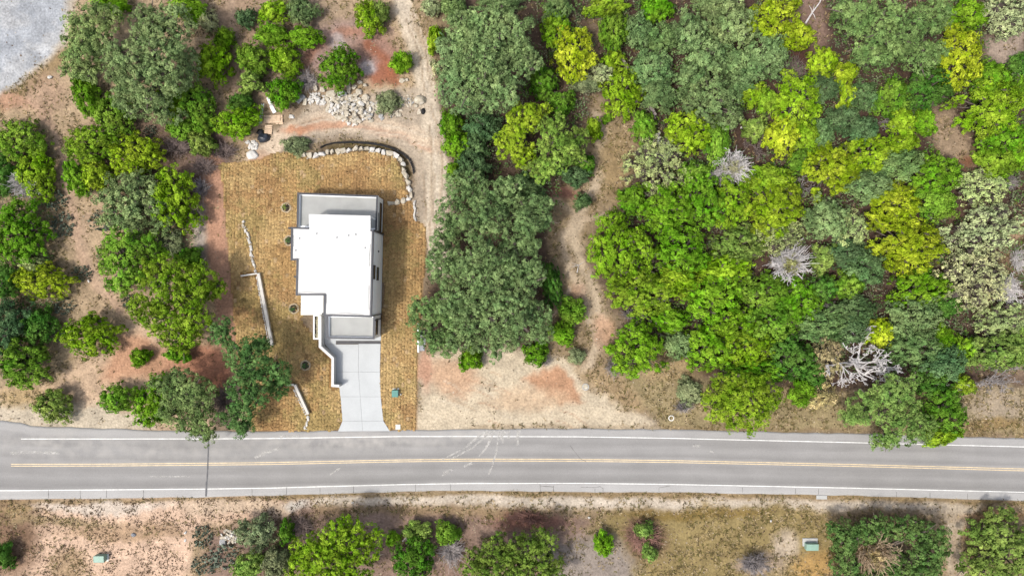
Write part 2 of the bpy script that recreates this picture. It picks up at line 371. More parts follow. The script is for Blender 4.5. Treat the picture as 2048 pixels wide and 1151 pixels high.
for pts in ([(858, 250), (866, 300), (864, 360), (860, 430), (858, 480)], [(880, 250), (886, 310), (884, 380), (880, 440)], [(846, 350), (850, 400), (852, 440)], [(812, 40), (838, 110), (850, 190)], [(822, 20), (848, 90), (862, 170)], [(850, 292), (790, 268), (720, 258), (650, 258)], [(850, 270), (790, 254), (720, 238), (640, 238), (590, 252)], [(890, 300), (876, 260), (862, 215)], [(870, 470), (866, 420), (870, 350)]):
    stroke(pts, 1.6, (164, 142, 116), 2.2, None, 0.7, 0.3); stroke([(x + 5, y + 2) for x, y in pts], 1.6, (232, 218, 198), 2.2, None, 0.7, 0.3)
# centre clearing
poly([(1190, 190), (1230, 205), (1290, 232), (1270, 330), (1250, 400), (1220, 440), (1178, 480), (1178, 560), (1228, 640), (1240, 760), (1090, 730), (1100, 640), (1120, 560), (1100, 480), (1090, 390), (1170, 350)], (160, 140, 112), 14, 0.75)
stroke([(1196, 230), (1205, 290), (1198, 350), (1175, 395), (1160, 430), (1150, 470), (1165, 530), (1190, 590), (1205, 650), (1190, 700), (1170, 740)], 10, (203, 184, 158), 9, 0.05)
stroke([(1160, 430), (1130, 480), (1140, 540), (1165, 580), (1180, 640), (1195, 690)], 8, (206, 186, 160), 8, 0.05)
stroke([(1100, 640), (1130, 605), (1140, 580)], 4, (200, 180, 160), 5, 0.1); stroke([(1110, 400), (1170, 440), (1225, 425)], 5, (196, 176, 150), 6, 0.15)
blob(1200, 660, 20, 30, (205, 165, 135), 0.1, 0.8); blob(1160, 600, 12, 30, (190, 155, 130), 0.2, 0.7)
blob(1230, 330, 35, 60, (165, 142, 104), 1.0, 0.8); blob(1120, 385, 35, 14, (150, 105, 95), 0.2, 0.8)
# bare lot by the road
poly([(836, 706), (900, 700), (1000, 692), (1090, 696), (1150, 730), (1195, 780), (1270, 812), (1325, 862), (836, 864)], (216, 200, 174), 13, 0.02)
blob(905, 752, 52, 34, (208, 168, 136), 0.0, 0.8); blob(850, 740, 16, 44, (198, 150, 124), 0.0, 0.8)
poly([(1042, 768), (1110, 730), (1150, 760), (1165, 795), (1110, 815), (1075, 785)], (200, 152, 118), 9, 0.0, 0.9); blob(1060, 800, 80, 22, (212, 182, 150), 0.0, 0.7)
for k in range(26):
    a0 = rnd.uniform(850, 1150); b0 = rnd.uniform(735, 845); dx = rnd.uniform(18, 60)
    stroke([(a0, b0), (a0 + dx * 0.5, b0 + dx * 0.12), (a0 + dx, b0 + dx * rnd.uniform(0.3, 0.6))], 1.2, rnd.choice([(228, 214, 192), (190, 150, 120), (200, 170, 140)]), 1.5, None, 0.6, 0.2)
poly([(1150, 735), (1215, 730), (1280, 760), (1330, 830), (1240, 812), (1190, 780)], (176, 152, 118), 12, 0.8)
# verge right
poly([(1240, 745), (1340, 742), (1420, 755), (1560, 770), (1750, 795), (1950, 775), (3000, 800), (3000, 960), (2048, 872), (1700, 866), (1330, 858), (1290, 810)], (164, 148, 112), 12, 0.95)
blob(1340, 735, 60, 28, (176, 154, 116), 0.9); blob(2000, 810, 70, 30, (176, 160, 138), 0.7); blob(1990, 850, 80, 14, (150, 128, 90), 1.0)
# glades in the wood
poly([(1860, 215), (1905, 215), (1950, 300), (1960, 345), (1910, 330), (1870, 290), (1850, 250)], (168, 146, 122), 14, 0.8); blob(1935, 325, 22, 16, (145, 105, 82), 0.4)
poly([(1965, 75), (2048, 70), (2048, 105), (2010, 140), (1975, 110)], (178, 160, 145), 12, 0.5)
blob(1625, 40, 28, 70, (150, 125, 112), 0.4); blob(1595, 130, 32, 28, (92, 66, 58), 0.05)
blob(1895, 430, 50, 26, (120, 96, 82), 0.4); blob(2030, 520, 28, 55, (142, 118, 95), 0.7); blob(2035, 460, 20, 20, (178, 150, 120), 0.6); blob(1380, 180, 15, 8, (130, 80, 65), 0.1)
blob(2010, 740, 60, 22, (160, 138, 118), 0.5)
# south of the road
S0 = [(x, y - 2) for x, y in ROAD_BOT]
poly(S0 + [(14000, 14000), (-12000, 14000)], (174, 152, 122), 5, 0.8, warp=0.2)
poly([(-2500, 1000), (400, 992), (560, 990), (640, 1010), (640, 1045), (500, 1055), (400, 1040), (370, 1151), (330, 1300), (-900, 1300), (-900, 1040), (60, 1060), (40, 1010)], (226, 194, 168), 14, 0.10, w=1.0)
blob(190, 1012, 150, 12, (222, 208, 192), 0.08, 0.9, w=1.0); blob(480, 1015, 130, 16, (218, 194, 168), 0.12, 0.9, w=1.0); blob(600, 1012, 30, 13, (205, 198, 188), 0.1, 0.9)
blob(20, 1070, 55, 90, (142, 115, 94), 0.3); blob(120, 1040, 120, 9, (166, 146, 110), 0.8, 0.8); blob(250, 1060, 130, 18, (168, 140, 108), 0.5, 0.7, w=0.8); blob(140, 1130, 40, 30, (170, 145, 112), 0.6, 0.8)
blob(40, 1020, 40, 12, (168, 144, 108), 0.8)
poly([(560, 1040), (620, 1015), (780, 1000), (900, 1020), (1240, 1030), (1280, 1300), (380, 1300), (420, 1060)], (152, 128, 114), 14, 0.5)
stroke([(640, 1004), (800, 996), (1000, 1000), (1200, 1003), (1500, 1010), (1720, 1014), (1860, 1018)], 11, (218, 204, 186), 8, 0.25, 0.95, warp=0.3)
stroke([(640, 1022), (860, 1018), (1060, 1025)], 9, (160, 136, 106), 8, 0.8, 0.8)
blob(760, 1050, 50, 22, (178, 150, 135), 0.4); blob(1060, 1035, 70, 18, (150, 105, 92), 0.3, 0.8)
poly([(1220, 1020), (1420, 1012), (1650, 1022), (1690, 1060), (1650, 1130), (1600, 1300), (1240, 1300), (1180, 1120), (1180, 1050)], (158, 140, 96), 16, 1.0)
poly([(1090, 1085), (1200, 1060), (1270, 1120), (1260, 1300), (1060, 1300)], (160, 148, 138), 18, 0.4); blob(1290, 1070, 45, 45, (118, 90, 80), 0.5, 0.9)
blob(1400, 1025, 170, 10, (138, 116, 66), 1.0, 0.8); blob(1570, 1095, 18, 30, (205, 188, 168), 0.2, 0.8); blob(1625, 1130, 40, 28, (186, 152, 98), 0.9); blob(1520, 1130, 50, 24, (176, 156, 136), 0.5)
poly([(1840, 1000), (1960, 1005), (1925, 1055), (1925, 1300), (1895, 1300), (1900, 1060)], (206, 190, 168), 10, 0.1); stroke([(1910, 1060), (1912, 1300)], 7, (184, 164, 140), 5, 0.2)
stroke([(1935, 1060), (1945, 1100), (1940, 1300)], 8, (176, 142, 108), 9, 0.7, 0.8); blob(1990, 1030, 70, 13, (188, 150, 112), 0.7); blob(1780, 1030, 110, 14, (140, 118, 90), 0.7, 0.8)
stroke([(x, y + 5) for x, y in ROAD_BOT[1:-1]], 4, (150, 128, 92), 4, 0.9, 0.85, 0.4)
stroke([(x, y - 4) for x, y in ROAD_TOP[9:-1]], 3, (150, 126, 94), 4, 0.9, 0.5, 0.4)
# soil under the turf
poly(LAWN, (172, 134, 86), 3, 0.0, warp=0.0)
# mottling of the soil itself
mot = fbm(PX, PY, 26, 61, 5)
COL *= (0.84 + 0.46 * mot)[..., None]
# relief
road_y0 = lerp_line(ROAD_TOP, PX); road_y1 = lerp_line(ROAD_BOT, PX)
droad = np.maximum(road_y0 - PY, PY - road_y1)
dl = np.where(inpoly(LAWN, PX, PY), 0, dline(LAWN, PX, PY, True))
dd = np.where(inpoly(DRIVE, PX, PY), 0, dline(DRIVE, PX, PY, True))
house_in = inpoly([(580, 380), (770, 380), (770, 690), (580, 690)], PX, PY)
flat = np.minimum(sstep(2, 40, droad), sstep(3, 30, np.minimum(dl, dd)))
flat = np.where(house_in, 0, flat)
Z = ((fbm(PX, PY, 240, 71, 4) - 0.5) * 0.9 + (vnoise(PX, PY, 13, 77) - 0.5) * 0.10) * flat
Z += -0.04 + 0.0 * PX
tr = dline([(650, 299), (700, 291), (745, 292), (785, 301), (808, 318), (815, 345)], PX, PY)
Z -= 0.55 * sstep(12, 4, tr)
GX = (PX - 1024.0) * SCALE; GY = (575.5 - PY) * SCALE
def ground_z(x, y):
    """Height of the soil at a ground-plan point (bilinear on the sheet)."""
    px = np.asarray(x) / SCALE + 1024.0; py = 575.5 - np.asarray(y) / SCALE
    i = np.clip(np.searchsorted(gx, px) - 1, 0, len(gx) - 2); j = np.clip(np.searchsorted(gy, py) - 1, 0, len(gy) - 2)
    u = np.clip((px - gx[i]) / (gx[i + 1] - gx[i]), 0, 1); v = np.clip((py - gy[j]) / (gy[j + 1] - gy[j]), 0, 1)
    return (Z[j, i] * (1 - u) + Z[j, i + 1] * u) * (1 - v) + (Z[j + 1, i] * (1 - u) + Z[j + 1, i + 1] * u) * v
ny, nx = PX.shape
ii = np.arange(ny * nx).reshape(ny, nx)
q = np.stack([ii[1:, :-1], ii[1:, 1:], ii[:-1, 1:], ii[:-1, :-1]], -1).reshape(-1, 4)
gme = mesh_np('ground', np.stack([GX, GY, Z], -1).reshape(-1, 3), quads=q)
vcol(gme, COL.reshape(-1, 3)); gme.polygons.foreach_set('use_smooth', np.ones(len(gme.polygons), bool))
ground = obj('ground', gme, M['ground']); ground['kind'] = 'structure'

# ------------------------------------------------------------------ dry grass and weeds (uncountable)
def tufts(name, n_try, size, height, palette, use_w, label, blades=4, seed=5, box=(-60, 2110, -60, 1212)):
    r = np.random.default_rng(seed)
    px = r.uniform(box[0], box[1], n_try); py = r.uniform(box[2], box[3], n_try)
    i = np.clip(np.searchsorted(gx, px), 0, nx - 1); j = np.clip(np.searchsorted(gy, py), 0, ny - 1)
    w = WD[j, i] if use_w else GR[j, i]
    cl = fbm(px, py, 22, 91 + seed, 3)
    w = w * sstep(0.38, 0.56, cl) if not use_w else w * sstep(0.30, 0.55, cl)
    ry0 = lerp_line(ROAD_TOP, px); ry1 = lerp_line(ROAD_BOT, px)
    keep = (r.random(n_try) < w) & ~((py > ry0 - 1) & (py < ry1 + 1)) & ~inpoly(LAWN, px, py) & ~inpoly(DRIVE, px, py) & ~((px > 575) & (px < 775) & (py > 380) & (py < 700))
    px, py = px[keep], py[keep]; n = len(px)
    base_c = COL[np.clip(np.searchsorted(gy, py), 0, ny - 1), np.clip(np.searchsorted(gx, px), 0, nx - 1)]
    x = (px - 1024) * SCALE; y = (575.5 - py) * SCALE; z = ground_z(x, y) - 0.02
    pal = np.array([lin(c) for c in palette]); pc = pal[r.integers(0, len(pal), n)]
    cc = (0.8 * pc + 0.2 * base_c) if not use_w else pc
    V = []; CC = []
    for b in range(blades):
        a = r.uniform(0, 2 * math.pi, n); s = size * r.uniform(0.6, 1.4, n); h = height * r.uniform(0.4, 1.3, n); wd = s * r.uniform(0.16, 0.3, n)
        ca, sa = np.cos(a), np.sin(a)
        ox, oy = r.normal(0, size * 0.25, n), r.normal(0, size * 0.25, n)
        p0 = np.stack([x + ox - sa * wd, y + oy + ca * wd, z], -1); p1 = np.stack([x + ox + sa * wd, y + oy - ca * wd, z], -1)
        p2 = np.stack([x + ox + ca * s, y + oy + sa * s, z + h], -1)
        V.append(np.stack([p0, p1, p2], 1)); CC.append(np.repeat((cc * r.uniform(0.75, 1.25, (n, 1)))[:, None], 3, 1))
    V = np.concatenate(V).reshape(-1, 3); CC = np.concatenate(CC).reshape(-1, 3)
    me = mesh_np(name, V, tris=np.arange(len(V)).reshape(-1, 3)); vcol(me, CC)
    o = obj(name, me, M['grass']); tag(o, label, 'grass', kind='stuff'); return o
tufts('dry_grass', 120000, 0.30, 0.24, [(196, 172, 126), (140, 122, 78), (212, 190, 150), (110, 96, 66), (130, 124, 68), (100, 96, 54)], False, 'dry straw and olive grass growing on the verges and clearings')
tufts('low_weeds', 9000, 0.2, 0.12, [(96, 74, 58), (104, 86, 56), (84, 66, 56)], True, 'small dark weeds dotted over the pink sand south of the road', seed=6, box=(-60, 680, 985, 1212))

def litter(name, n, palette, smin, smax, label, dens, seed, cat, zoff=0.02, tilt=0.35):
    r = np.random.default_rng(seed); px = r.uniform(-60, 2110, n); py = r.uniform(-60, 1212, n)
    ry0 = lerp_line(ROAD_TOP, px); ry1 = lerp_line(ROAD_BOT, px)
    k = (r.random(n) < dens(px, py)) & ~((py > ry0 - 1) & (py < ry1 + 1)) & ~inpoly(LAWN, px, py) & ~inpoly(DRIVE, px, py) & ~((px > 575) & (px < 775) & (py > 380) & (py < 700))
    px, py = px[k], py[k]; m = len(px); x = (px - 1024) * SCALE; y = (575.5 - py) * SCALE; z = ground_z(x, y) + zoff
    a = r.uniform(0, 6.28, m); s = r.uniform(smin, smax, m); w = s * r.uniform(.3, .8, m); ca, sa = np.cos(a), np.sin(a)
    c = np.stack([x, y, z + r.uniform(0, .03, m)], -1); u = np.stack([ca * s, sa * s, r.normal(0, tilt, m) * s], -1); v = np.stack([-sa * w, ca * w, r.normal(0, tilt, m) * w], -1)
    q = np.stack([c - u, c - v, c + u * r.uniform(.6, 1, (m, 1)), c + v], 1).reshape(-1, 3)
    pal = np.array([lin(t) for t in palette]); cc = pal[r.integers(0, len(pal), m)] * r.uniform(.75, 1.2, (m, 1))
    me = mesh_np(name, q, quads=np.arange(m * 4).reshape(-1, 4)); vcol(me, np.repeat(cc, 4, 0)); return tag(obj(name, me, M['grass']), label, cat, kind='stuff')
def gr_at(px, py): return GR[np.clip(np.searchsorted(gy, py), 0, ny - 1), np.clip(np.searchsorted(gx, px), 0, nx - 1)]
litter('leaf_litter', 90000, [(110, 90, 72), (136, 112, 88), (92, 76, 64), (166, 142, 114), (186, 166, 140), (200, 182, 156)], .05, .18, 'fallen leaves and twigs strewn over the soil', lambda x, y: np.clip(.03 + gr_at(x, y), 0, .9) * sstep(.36, .6, fbm(x, y, 18, 141, 3)), 31, 'leaf litter')
litter('gravel_stones', 26000, [(226, 214, 196), (206, 190, 168), (190, 178, 160)], .04, .13, 'small pale limestone chips scattered over the bare soil', lambda x, y: (.05 + .6 * sstep(.5, .68, fbm(x, y, 34, 151, 4))) * (1 - .6 * gr_at(x, y)), 32, 'gravel', .03, .6)
# low undergrowth in the shade of the woods
def undergrowth():
    r = np.random.default_rng(44); n = 36000; px = r.uniform(-60, 2110, n); py = r.uniform(-60, 900, n)
    wood = inpoly([(1190, -60), (2110, -60), (2110, 740), (1940, 740), (1600, 750), (1380, 735), (1260, 620), (1200, 530), (1230, 430), (1280, 350), (1300, 240), (1210, 170)], px, py) | inpoly([(890, -60), (1190, -60), (1185, 190), (1120, 380), (1105, 640), (880, 680), (900, 480), (915, 300)], px, py)
    glade = inpoly([(1850, 215), (1905, 205), (1960, 300), (1965, 345), (1900, 330), (1850, 260)], px, py) | inpoly([(1965, 75), (2060, 70), (2048, 110), (2010, 140), (1970, 110)], px, py) | (np.hypot((px - 1615) / 38, (py - 60) / 95) < 1) | (np.hypot(px - 1500, py - 275) < 40)
    west = (inpoly([(-60, 250), (90, 260), (110, 420), (110, 640), (100, 740), (-60, 770)], px, py) | inpoly([(140, 270), (330, 300), (390, 440), (420, 560), (400, 690), (300, 640), (210, 520), (230, 420)], px, py) | inpoly([(390, 900), (560, 1040), (880, 1060), (880, 1200), (400, 1200)], px, py)) & (r.random(n) < .7)
    k = ((wood & ~glade) | west) & (r.random(n) < sstep(.30, .50, fbm(px, py, 40, 161, 3))); px, py = px[k], py[k]; m = len(px); Lf = 9
    x = (px - 1024) * SCALE; y = (575.5 - py) * SCALE; z = ground_z(x, y)
    u = unit(r.normal(size=(m, Lf, 3)) + np.array([0, 0, .4])); tr = r.uniform(.3, .6, m)
    c = np.stack([x, y, z + r.uniform(.15, 1.0, m) * (1 + 1.2 * sstep(.5, .7, fbm(px, py, 50, 171, 3)))], -1); pos = c[:, None] + u * tr[:, None, None]; nor = unit(u + .7 * r.normal(size=(m, Lf, 3))); t1 = unit(np.cross(nor, r.normal(size=(m, Lf, 3)))); t2 = np.cross(nor, t1)
    ln = r.uniform(.18, .4, (m, Lf, 1)); wd = r.uniform(.1, .22, (m, Lf, 1))
    q = np.stack([pos - t1 * ln / 2, pos + t2 * wd / 2, pos + t1 * ln / 2, pos - t2 * wd / 2], 2).reshape(-1, 3)
    pal = np.array([(.085, .15, .045), (.10, .16, .065), (.08, .16, .025), (.15, .17, .10), (.12, .11, .075)]); cc = pal[r.integers(0, 5, m)][:, None] * r.uniform(.7, 1.3, (m, Lf, 1))
    me = mesh_np('undergrowth', q, quads=np.arange(len(q)).reshape(-1, 4)); vcol(me, np.repeat(cc.reshape(-1, 3), 4, 0)); tag(obj('undergrowth', me, M['grass']), 'low grey-green undergrowth filling the gaps between the trees', 'undergrowth', kind='stuff')
def unit(a): return a / np.maximum(np.linalg.norm(a, axis=-1, keepdims=True), 1e-9)
undergrowth()

# ------------------------------------------------------------------ road
def road_mat():
    m, nt, b = new_mat('asphalt'); L = nt.links
    uv = N(nt, 'ShaderNodeAttribute', attribute_name='across'); tc = N(nt, 'ShaderNodeTexCoord')
    mp = N(nt, 'ShaderNodeMapping'); mp.inputs['Scale'].default_value = (0.06, 0.9, 1); L.new(tc.outputs['Object'], mp.inputs[0])
    ns = N(nt, 'ShaderNodeTexNoise'); ns.inputs['Scale'].default_value = 1.6; ns.inputs['Detail'].default_value = 5; L.new(mp.outputs[0], ns.inputs['Vector'])
    ad = N(nt, 'ShaderNodeMath', operation='MULTIPLY_ADD'); ad.inputs[1].default_value = 0.06; L.new(ns.outputs[0], ad.inputs[0]); L.new(uv.outputs['Fac'], ad.inputs[2])
    cr = N(nt, 'ShaderNodeValToRGB'); L.new(ad.outputs[0], cr.inputs[0])
    el = cr.color_ramp.elements; el[0].position = 0.0; el[1].position = 1.0
    g = lambda v: (*lin((v + 1, v - 1, v - 3)), 1)
    stops = [(0.0, 192), (0.105, 190), (0.13, 178), (0.24, 166), (0.31, 178), (0.37, 176), (0.43, 164), (0.47, 176), (0.52, 178), (0.58, 165), (0.64, 168), (0.70, 176), (0.76, 166), (0.81, 160), (0.865, 170), (0.885, 200), (1.0, 202)]
    el[0].color = g(190); el[1].color = g(202)
    for p, v in stops[1:-1]:
        e = el.new(min(p + 0.03, 0.995)); e.color = g(v)
    def gain(src, v):
        r = N(nt, 'ShaderNodeMapRange'); r.inputs[1].default_value = 0.3; r.inputs[2].default_value = 0.7; r.inputs[3].default_value = 1 - v; r.inputs[4].default_value = 1 + v
        L.new(src, r.inputs[0]); return r.outputs[0]
    n2 = N(nt, 'ShaderNodeTexNoise'); n2.inputs['Scale'].default_value = 0.25; n2.inputs['Detail'].default_value = 8; L.new(tc.outputs['Object'], n2.inputs['Vector'])
    n3 = N(nt, 'ShaderNodeTexNoise'); n3.inputs['Scale'].default_value = 14; n3.inputs['Detail'].default_value = 4; L.new(tc.outputs['Object'], n3.inputs['Vector'])
    c = cr.outputs[0]
    for n_, v in ((ns, 0.05), (n2, 0.06), (n3, 0.14)):
        s = N(nt, 'ShaderNodeVectorMath', operation='SCALE'); L.new(c, s.inputs[0]); L.new(gain(n_.outputs[0], v), s.inputs[3]); c = s.outputs[0]
    # dust spread on the north lane beside the drive
    dst = N(nt, 'ShaderNodeAttribute', attribute_name='dust'); n4 = N(nt, 'ShaderNodeTexNoise'); n4.inputs['Scale'].default_value = 0.7; n4.inputs['Detail'].default_value = 7; L.new(tc.outputs['Object'], n4.inputs['Vector'])
    r4 = N(nt, 'ShaderNodeMapRange'); r4.inputs[1].default_value = 0.38; r4.inputs[2].default_value = 0.68; L.new(n4.outputs[0], r4.inputs[0])
    mu = N(nt, 'ShaderNodeMath', operation='MULTIPLY'); L.new(r4.outputs[0], mu.inputs[0]); L.new(dst.outputs['Fac'], mu.inputs[1])
    c = mixc(nt, c, lin((208, 204, 198)), mu.outputs[0])
    L.new(c, b.inputs['Base Color']); b.inputs['Roughness'].default_value = 0.9; b.inputs['Specular IOR Level'].default_value = 0.2
    bp = N(nt, 'ShaderNodeBump'); bp.inputs['Strength'].default_value = 0.2; bp.inputs['Distance'].default_value = 0.02; L.new(n3.outputs[0], bp.inputs['Height']); L.new(bp.outputs[0], b.inputs['Normal'])
    return m
M['asphalt'] = road_mat()
xs = np.concatenate([np.arange(-2500, -130, 100), np.arange(-130, 2180, 8), np.arange(2180, 4501, 100)]).astype(float)
ts = np.linspace(0, 1, 31)
y0 = lerp_line(ROAD_TOP, xs) + (vnoise(xs, xs * 0, 22, 31) - 0.5) * 2.6; y1 = lerp_line(ROAD_BOT, xs) + (vnoise(xs, xs * 0, 25, 32) - 0.5) * 2.2
V = []; A = []; D = []
for t in ts:
    yy = y0 * (1 - t) + y1 * t
    V.append(np.stack([(xs - 1024) * SCALE, (575.5 - yy) * SCALE, np.full(len(xs), 0.02)], -1)); A.append(np.full(len(xs), t))
    du = np.exp(-((xs - 720) / 190) ** 2) * np.exp(-((yy - 880) / 17) ** 2) * 0.95 + np.exp(-((xs - 320) / 300) ** 2) * np.exp(-((yy - 905) / 22) ** 2) * 0.45 + np.exp(-((xs - 80) / 150) ** 2) * np.exp(-((yy - 880) / 20) ** 2) * 0.5 + np.exp(-((xs - 965) / 70) ** 2) * np.exp(-((yy - 868) / 10) ** 2) * 0.9
    D.append(du)
# skirt so that the slab has a thickness
V = np.concatenate(V); nxr = len(xs); ii = np.arange(len(ts) * nxr).reshape(len(ts), nxr)
q = np.stack([ii[1:, :-1], ii[1:, 1:], ii[:-1, 1:], ii[:-1, :-1]], -1).reshape(-1, 4)
lo0 = V[:nxr].copy(); lo0[:, 2] = -0.15; lo1 = V[-nxr:].copy(); lo1[:, 2] = -0.15
b0 = len(V); V = np.concatenate([V, lo0, lo1])
k = np.arange(nxr - 1)
q = np.concatenate([q, np.stack([k, k + 1, b0 + k + 1, b0 + k], -1), np.stack([ii[-1, 0] + k + 1, ii[-1, 0] + k, b0 + nxr + k, b0 + nxr + k + 1], -1)])
me = mesh_np('road', V, quads=q); A = np.concatenate(A + [np.zeros(nxr), np.ones(nxr)]); D = np.concatenate(D + [np.zeros(nxr)] * 2)
vfloat(me, A, 'across'); vfloat(me, D, 'dust')
road = obj('road', me, M['asphalt']); road['kind'] = 'structure'
def strip(name, pts, wpx, z, mat, parent, wob=0.0, dens=12):
    xs_ = [p[0] for p in pts]; X = []
    P = [pts[0]]
    for a, b in zip(pts[:-1], pts[1:]):
        n = max(1, int(math.hypot(b[0] - a[0], b[1] - a[1]) / dens))
        for k in range(1, n + 1): P.append((a[0] + (b[0] - a[0]) * k / n, a[1] + (b[1] - a[1]) * k / n))
    v = []; f = []
    for i, p in enumerate(P):
        a = P[max(i - 1, 0)]; b = P[min(i + 1, len(P) - 1)]; d = math.hypot(b[0] - a[0], b[1] - a[1]) or 1
        nx_, ny_ = -(b[1] - a[1]) / d, (b[0] - a[0]) / d
        w = wpx * (1 + rnd.uniform(-wob, wob)) / 2
        v += [W3(p[0] + nx_ * w, p[1] + ny_ * w, z), W3(p[0] - nx_ * w, p[1] - ny_ * w, z)]
        if i: f.append((2 * i - 2, 2 * i - 1, 2 * i + 1, 2 * i))
    o = obj(name, mesh(name, v, f), mat, parent); return o
strip('edge_line', LINE_TOP, 1.6, 0.026, M['white_paint'], road, 0.12)
strip('edge_line', LINE_BOT, 1.7, 0.026, M['white_paint'], road, 0.08)
strip('centre_line', [(x, y - 1.9) for x, y in YELLOW], 1.5, 0.026, M['yellow_paint'], road, 0.1)
strip('centre_line', [(x, y + 1.9) for x, y in YELLOW], 1.5, 0.026, M['yellow_paint'], road, 0.1)
strip('tar_seam', [(417, 872), (416.5, 905), (415.5, 935), (414, 962), (412.5, 992)], 3.0, 0.031, M['tar'], road, 0.2, 4)
strip('tar_seam', [(412.5, 962), (411.5, 992)], 2.2, 0.0305, M['tar'], road, 0.2, 4)
for a in ([(97, 979), (97, 997)], [(160, 979), (161, 996)], [(213, 979), (213, 995)], [(287, 979), (287, 994)], [(504, 976), (504, 991)], [(573, 974), (573, 989)], [(640, 973), (640, 987)], [(707, 971), (707, 985)],
          [(831, 968), (831, 982)], [(901, 967), (901, 981)], [(1080, 966), (1081, 983)], [(1107, 970), (1107, 984)], [(1082, 971), (1100, 972), (1107, 973)], [(1161, 973), (1190, 974), (1200, 972), (1206, 976), (1206, 983)], [(1190, 976), (1190, 984)],
          [(1318, 983), (1318, 974), (1340, 971)], [(1485, 974), (1485, 984)], [(1591, 976), (1591, 988)], [(1637, 977), (1637, 989)], [(1793, 983), (1793, 993)], [(1860, 984), (1860, 996)], [(1935, 986), (1935, 998)], [(1140, 890), (1160, 916), (1172, 922)]):
    strip('pavement_crack', a, 0.7, 0.03, M['crack'], road, 0.5, 3)
def dust_mat():
    m, nt, b = new_mat('dust'); L = nt.links; tc = N(nt, 'ShaderNodeTexCoord')
    n = N(nt, 'ShaderNodeTexNoise'); n.inputs['Scale'].default_value = 1.6; n.inputs['Detail'].default_value = 9; n.inputs['Roughness'].default_value = 0.7; L.new(tc.outputs['Object'], n.inputs['Vector'])
    r = N(nt, 'ShaderNodeMapRange'); r.inputs[1].default_value = 0.33; r.inputs[2].default_value = 0.6; r.inputs[3].default_value = 0.0; r.inputs[4].default_value = 0.8; L.new(n.outputs[0], r.inputs[0])
    L.new(r.outputs[0], b.inputs['Alpha']); b.inputs['Base Color'].default_value = (*lin((235, 232, 226)), 1); b.inputs['Roughness'].default_value = 1.0
    return m
M['dust'] = dust_mat()
for i, (a, w) in enumerate([([(975, 860), (950, 878), (930, 895), (905, 908), (885, 918)], 4), ([(985, 860), (962, 880), (945, 895), (920, 908), (900, 917)], 3), ([(1000, 858), (996, 880), (992, 905), (985, 930), (977, 948)], 3.2),
               ([(1006, 858), (1005, 885)], 4), ([(990, 860), (978, 885), (970, 898), (958, 912)], 4), ([(1035, 860), (1036, 878), (1035, 890)], 4), ([(1042, 858), (1030, 880)], 3), ([(975, 862), (968, 876)], 5), ([(1012, 862), (1000, 876)], 5), ([(1018, 860), (1017, 876)], 5),
               ([(945, 925), (928, 932)], 5), ([(905, 938), (885, 945)], 4), ([(900, 944), (884, 950)], 2), ([(560, 895), (530, 905), (510, 915)], 5), ([(680, 935), (660, 948)], 3), ([(940, 896), (925, 905)], 3), ([(1385, 890), (1400, 892)], 5), ([(1420, 902), (1428, 903)], 5), ([(600, 870), (560, 872)], 6), ([(120, 905), (60, 903), (20, 906)], 5), ([(300, 952), (380, 952)], 2)]):
    strip('tyre_dust', a, w, 0.0315 + i * 0.0006, M['dust'], road, 0.45, 5)
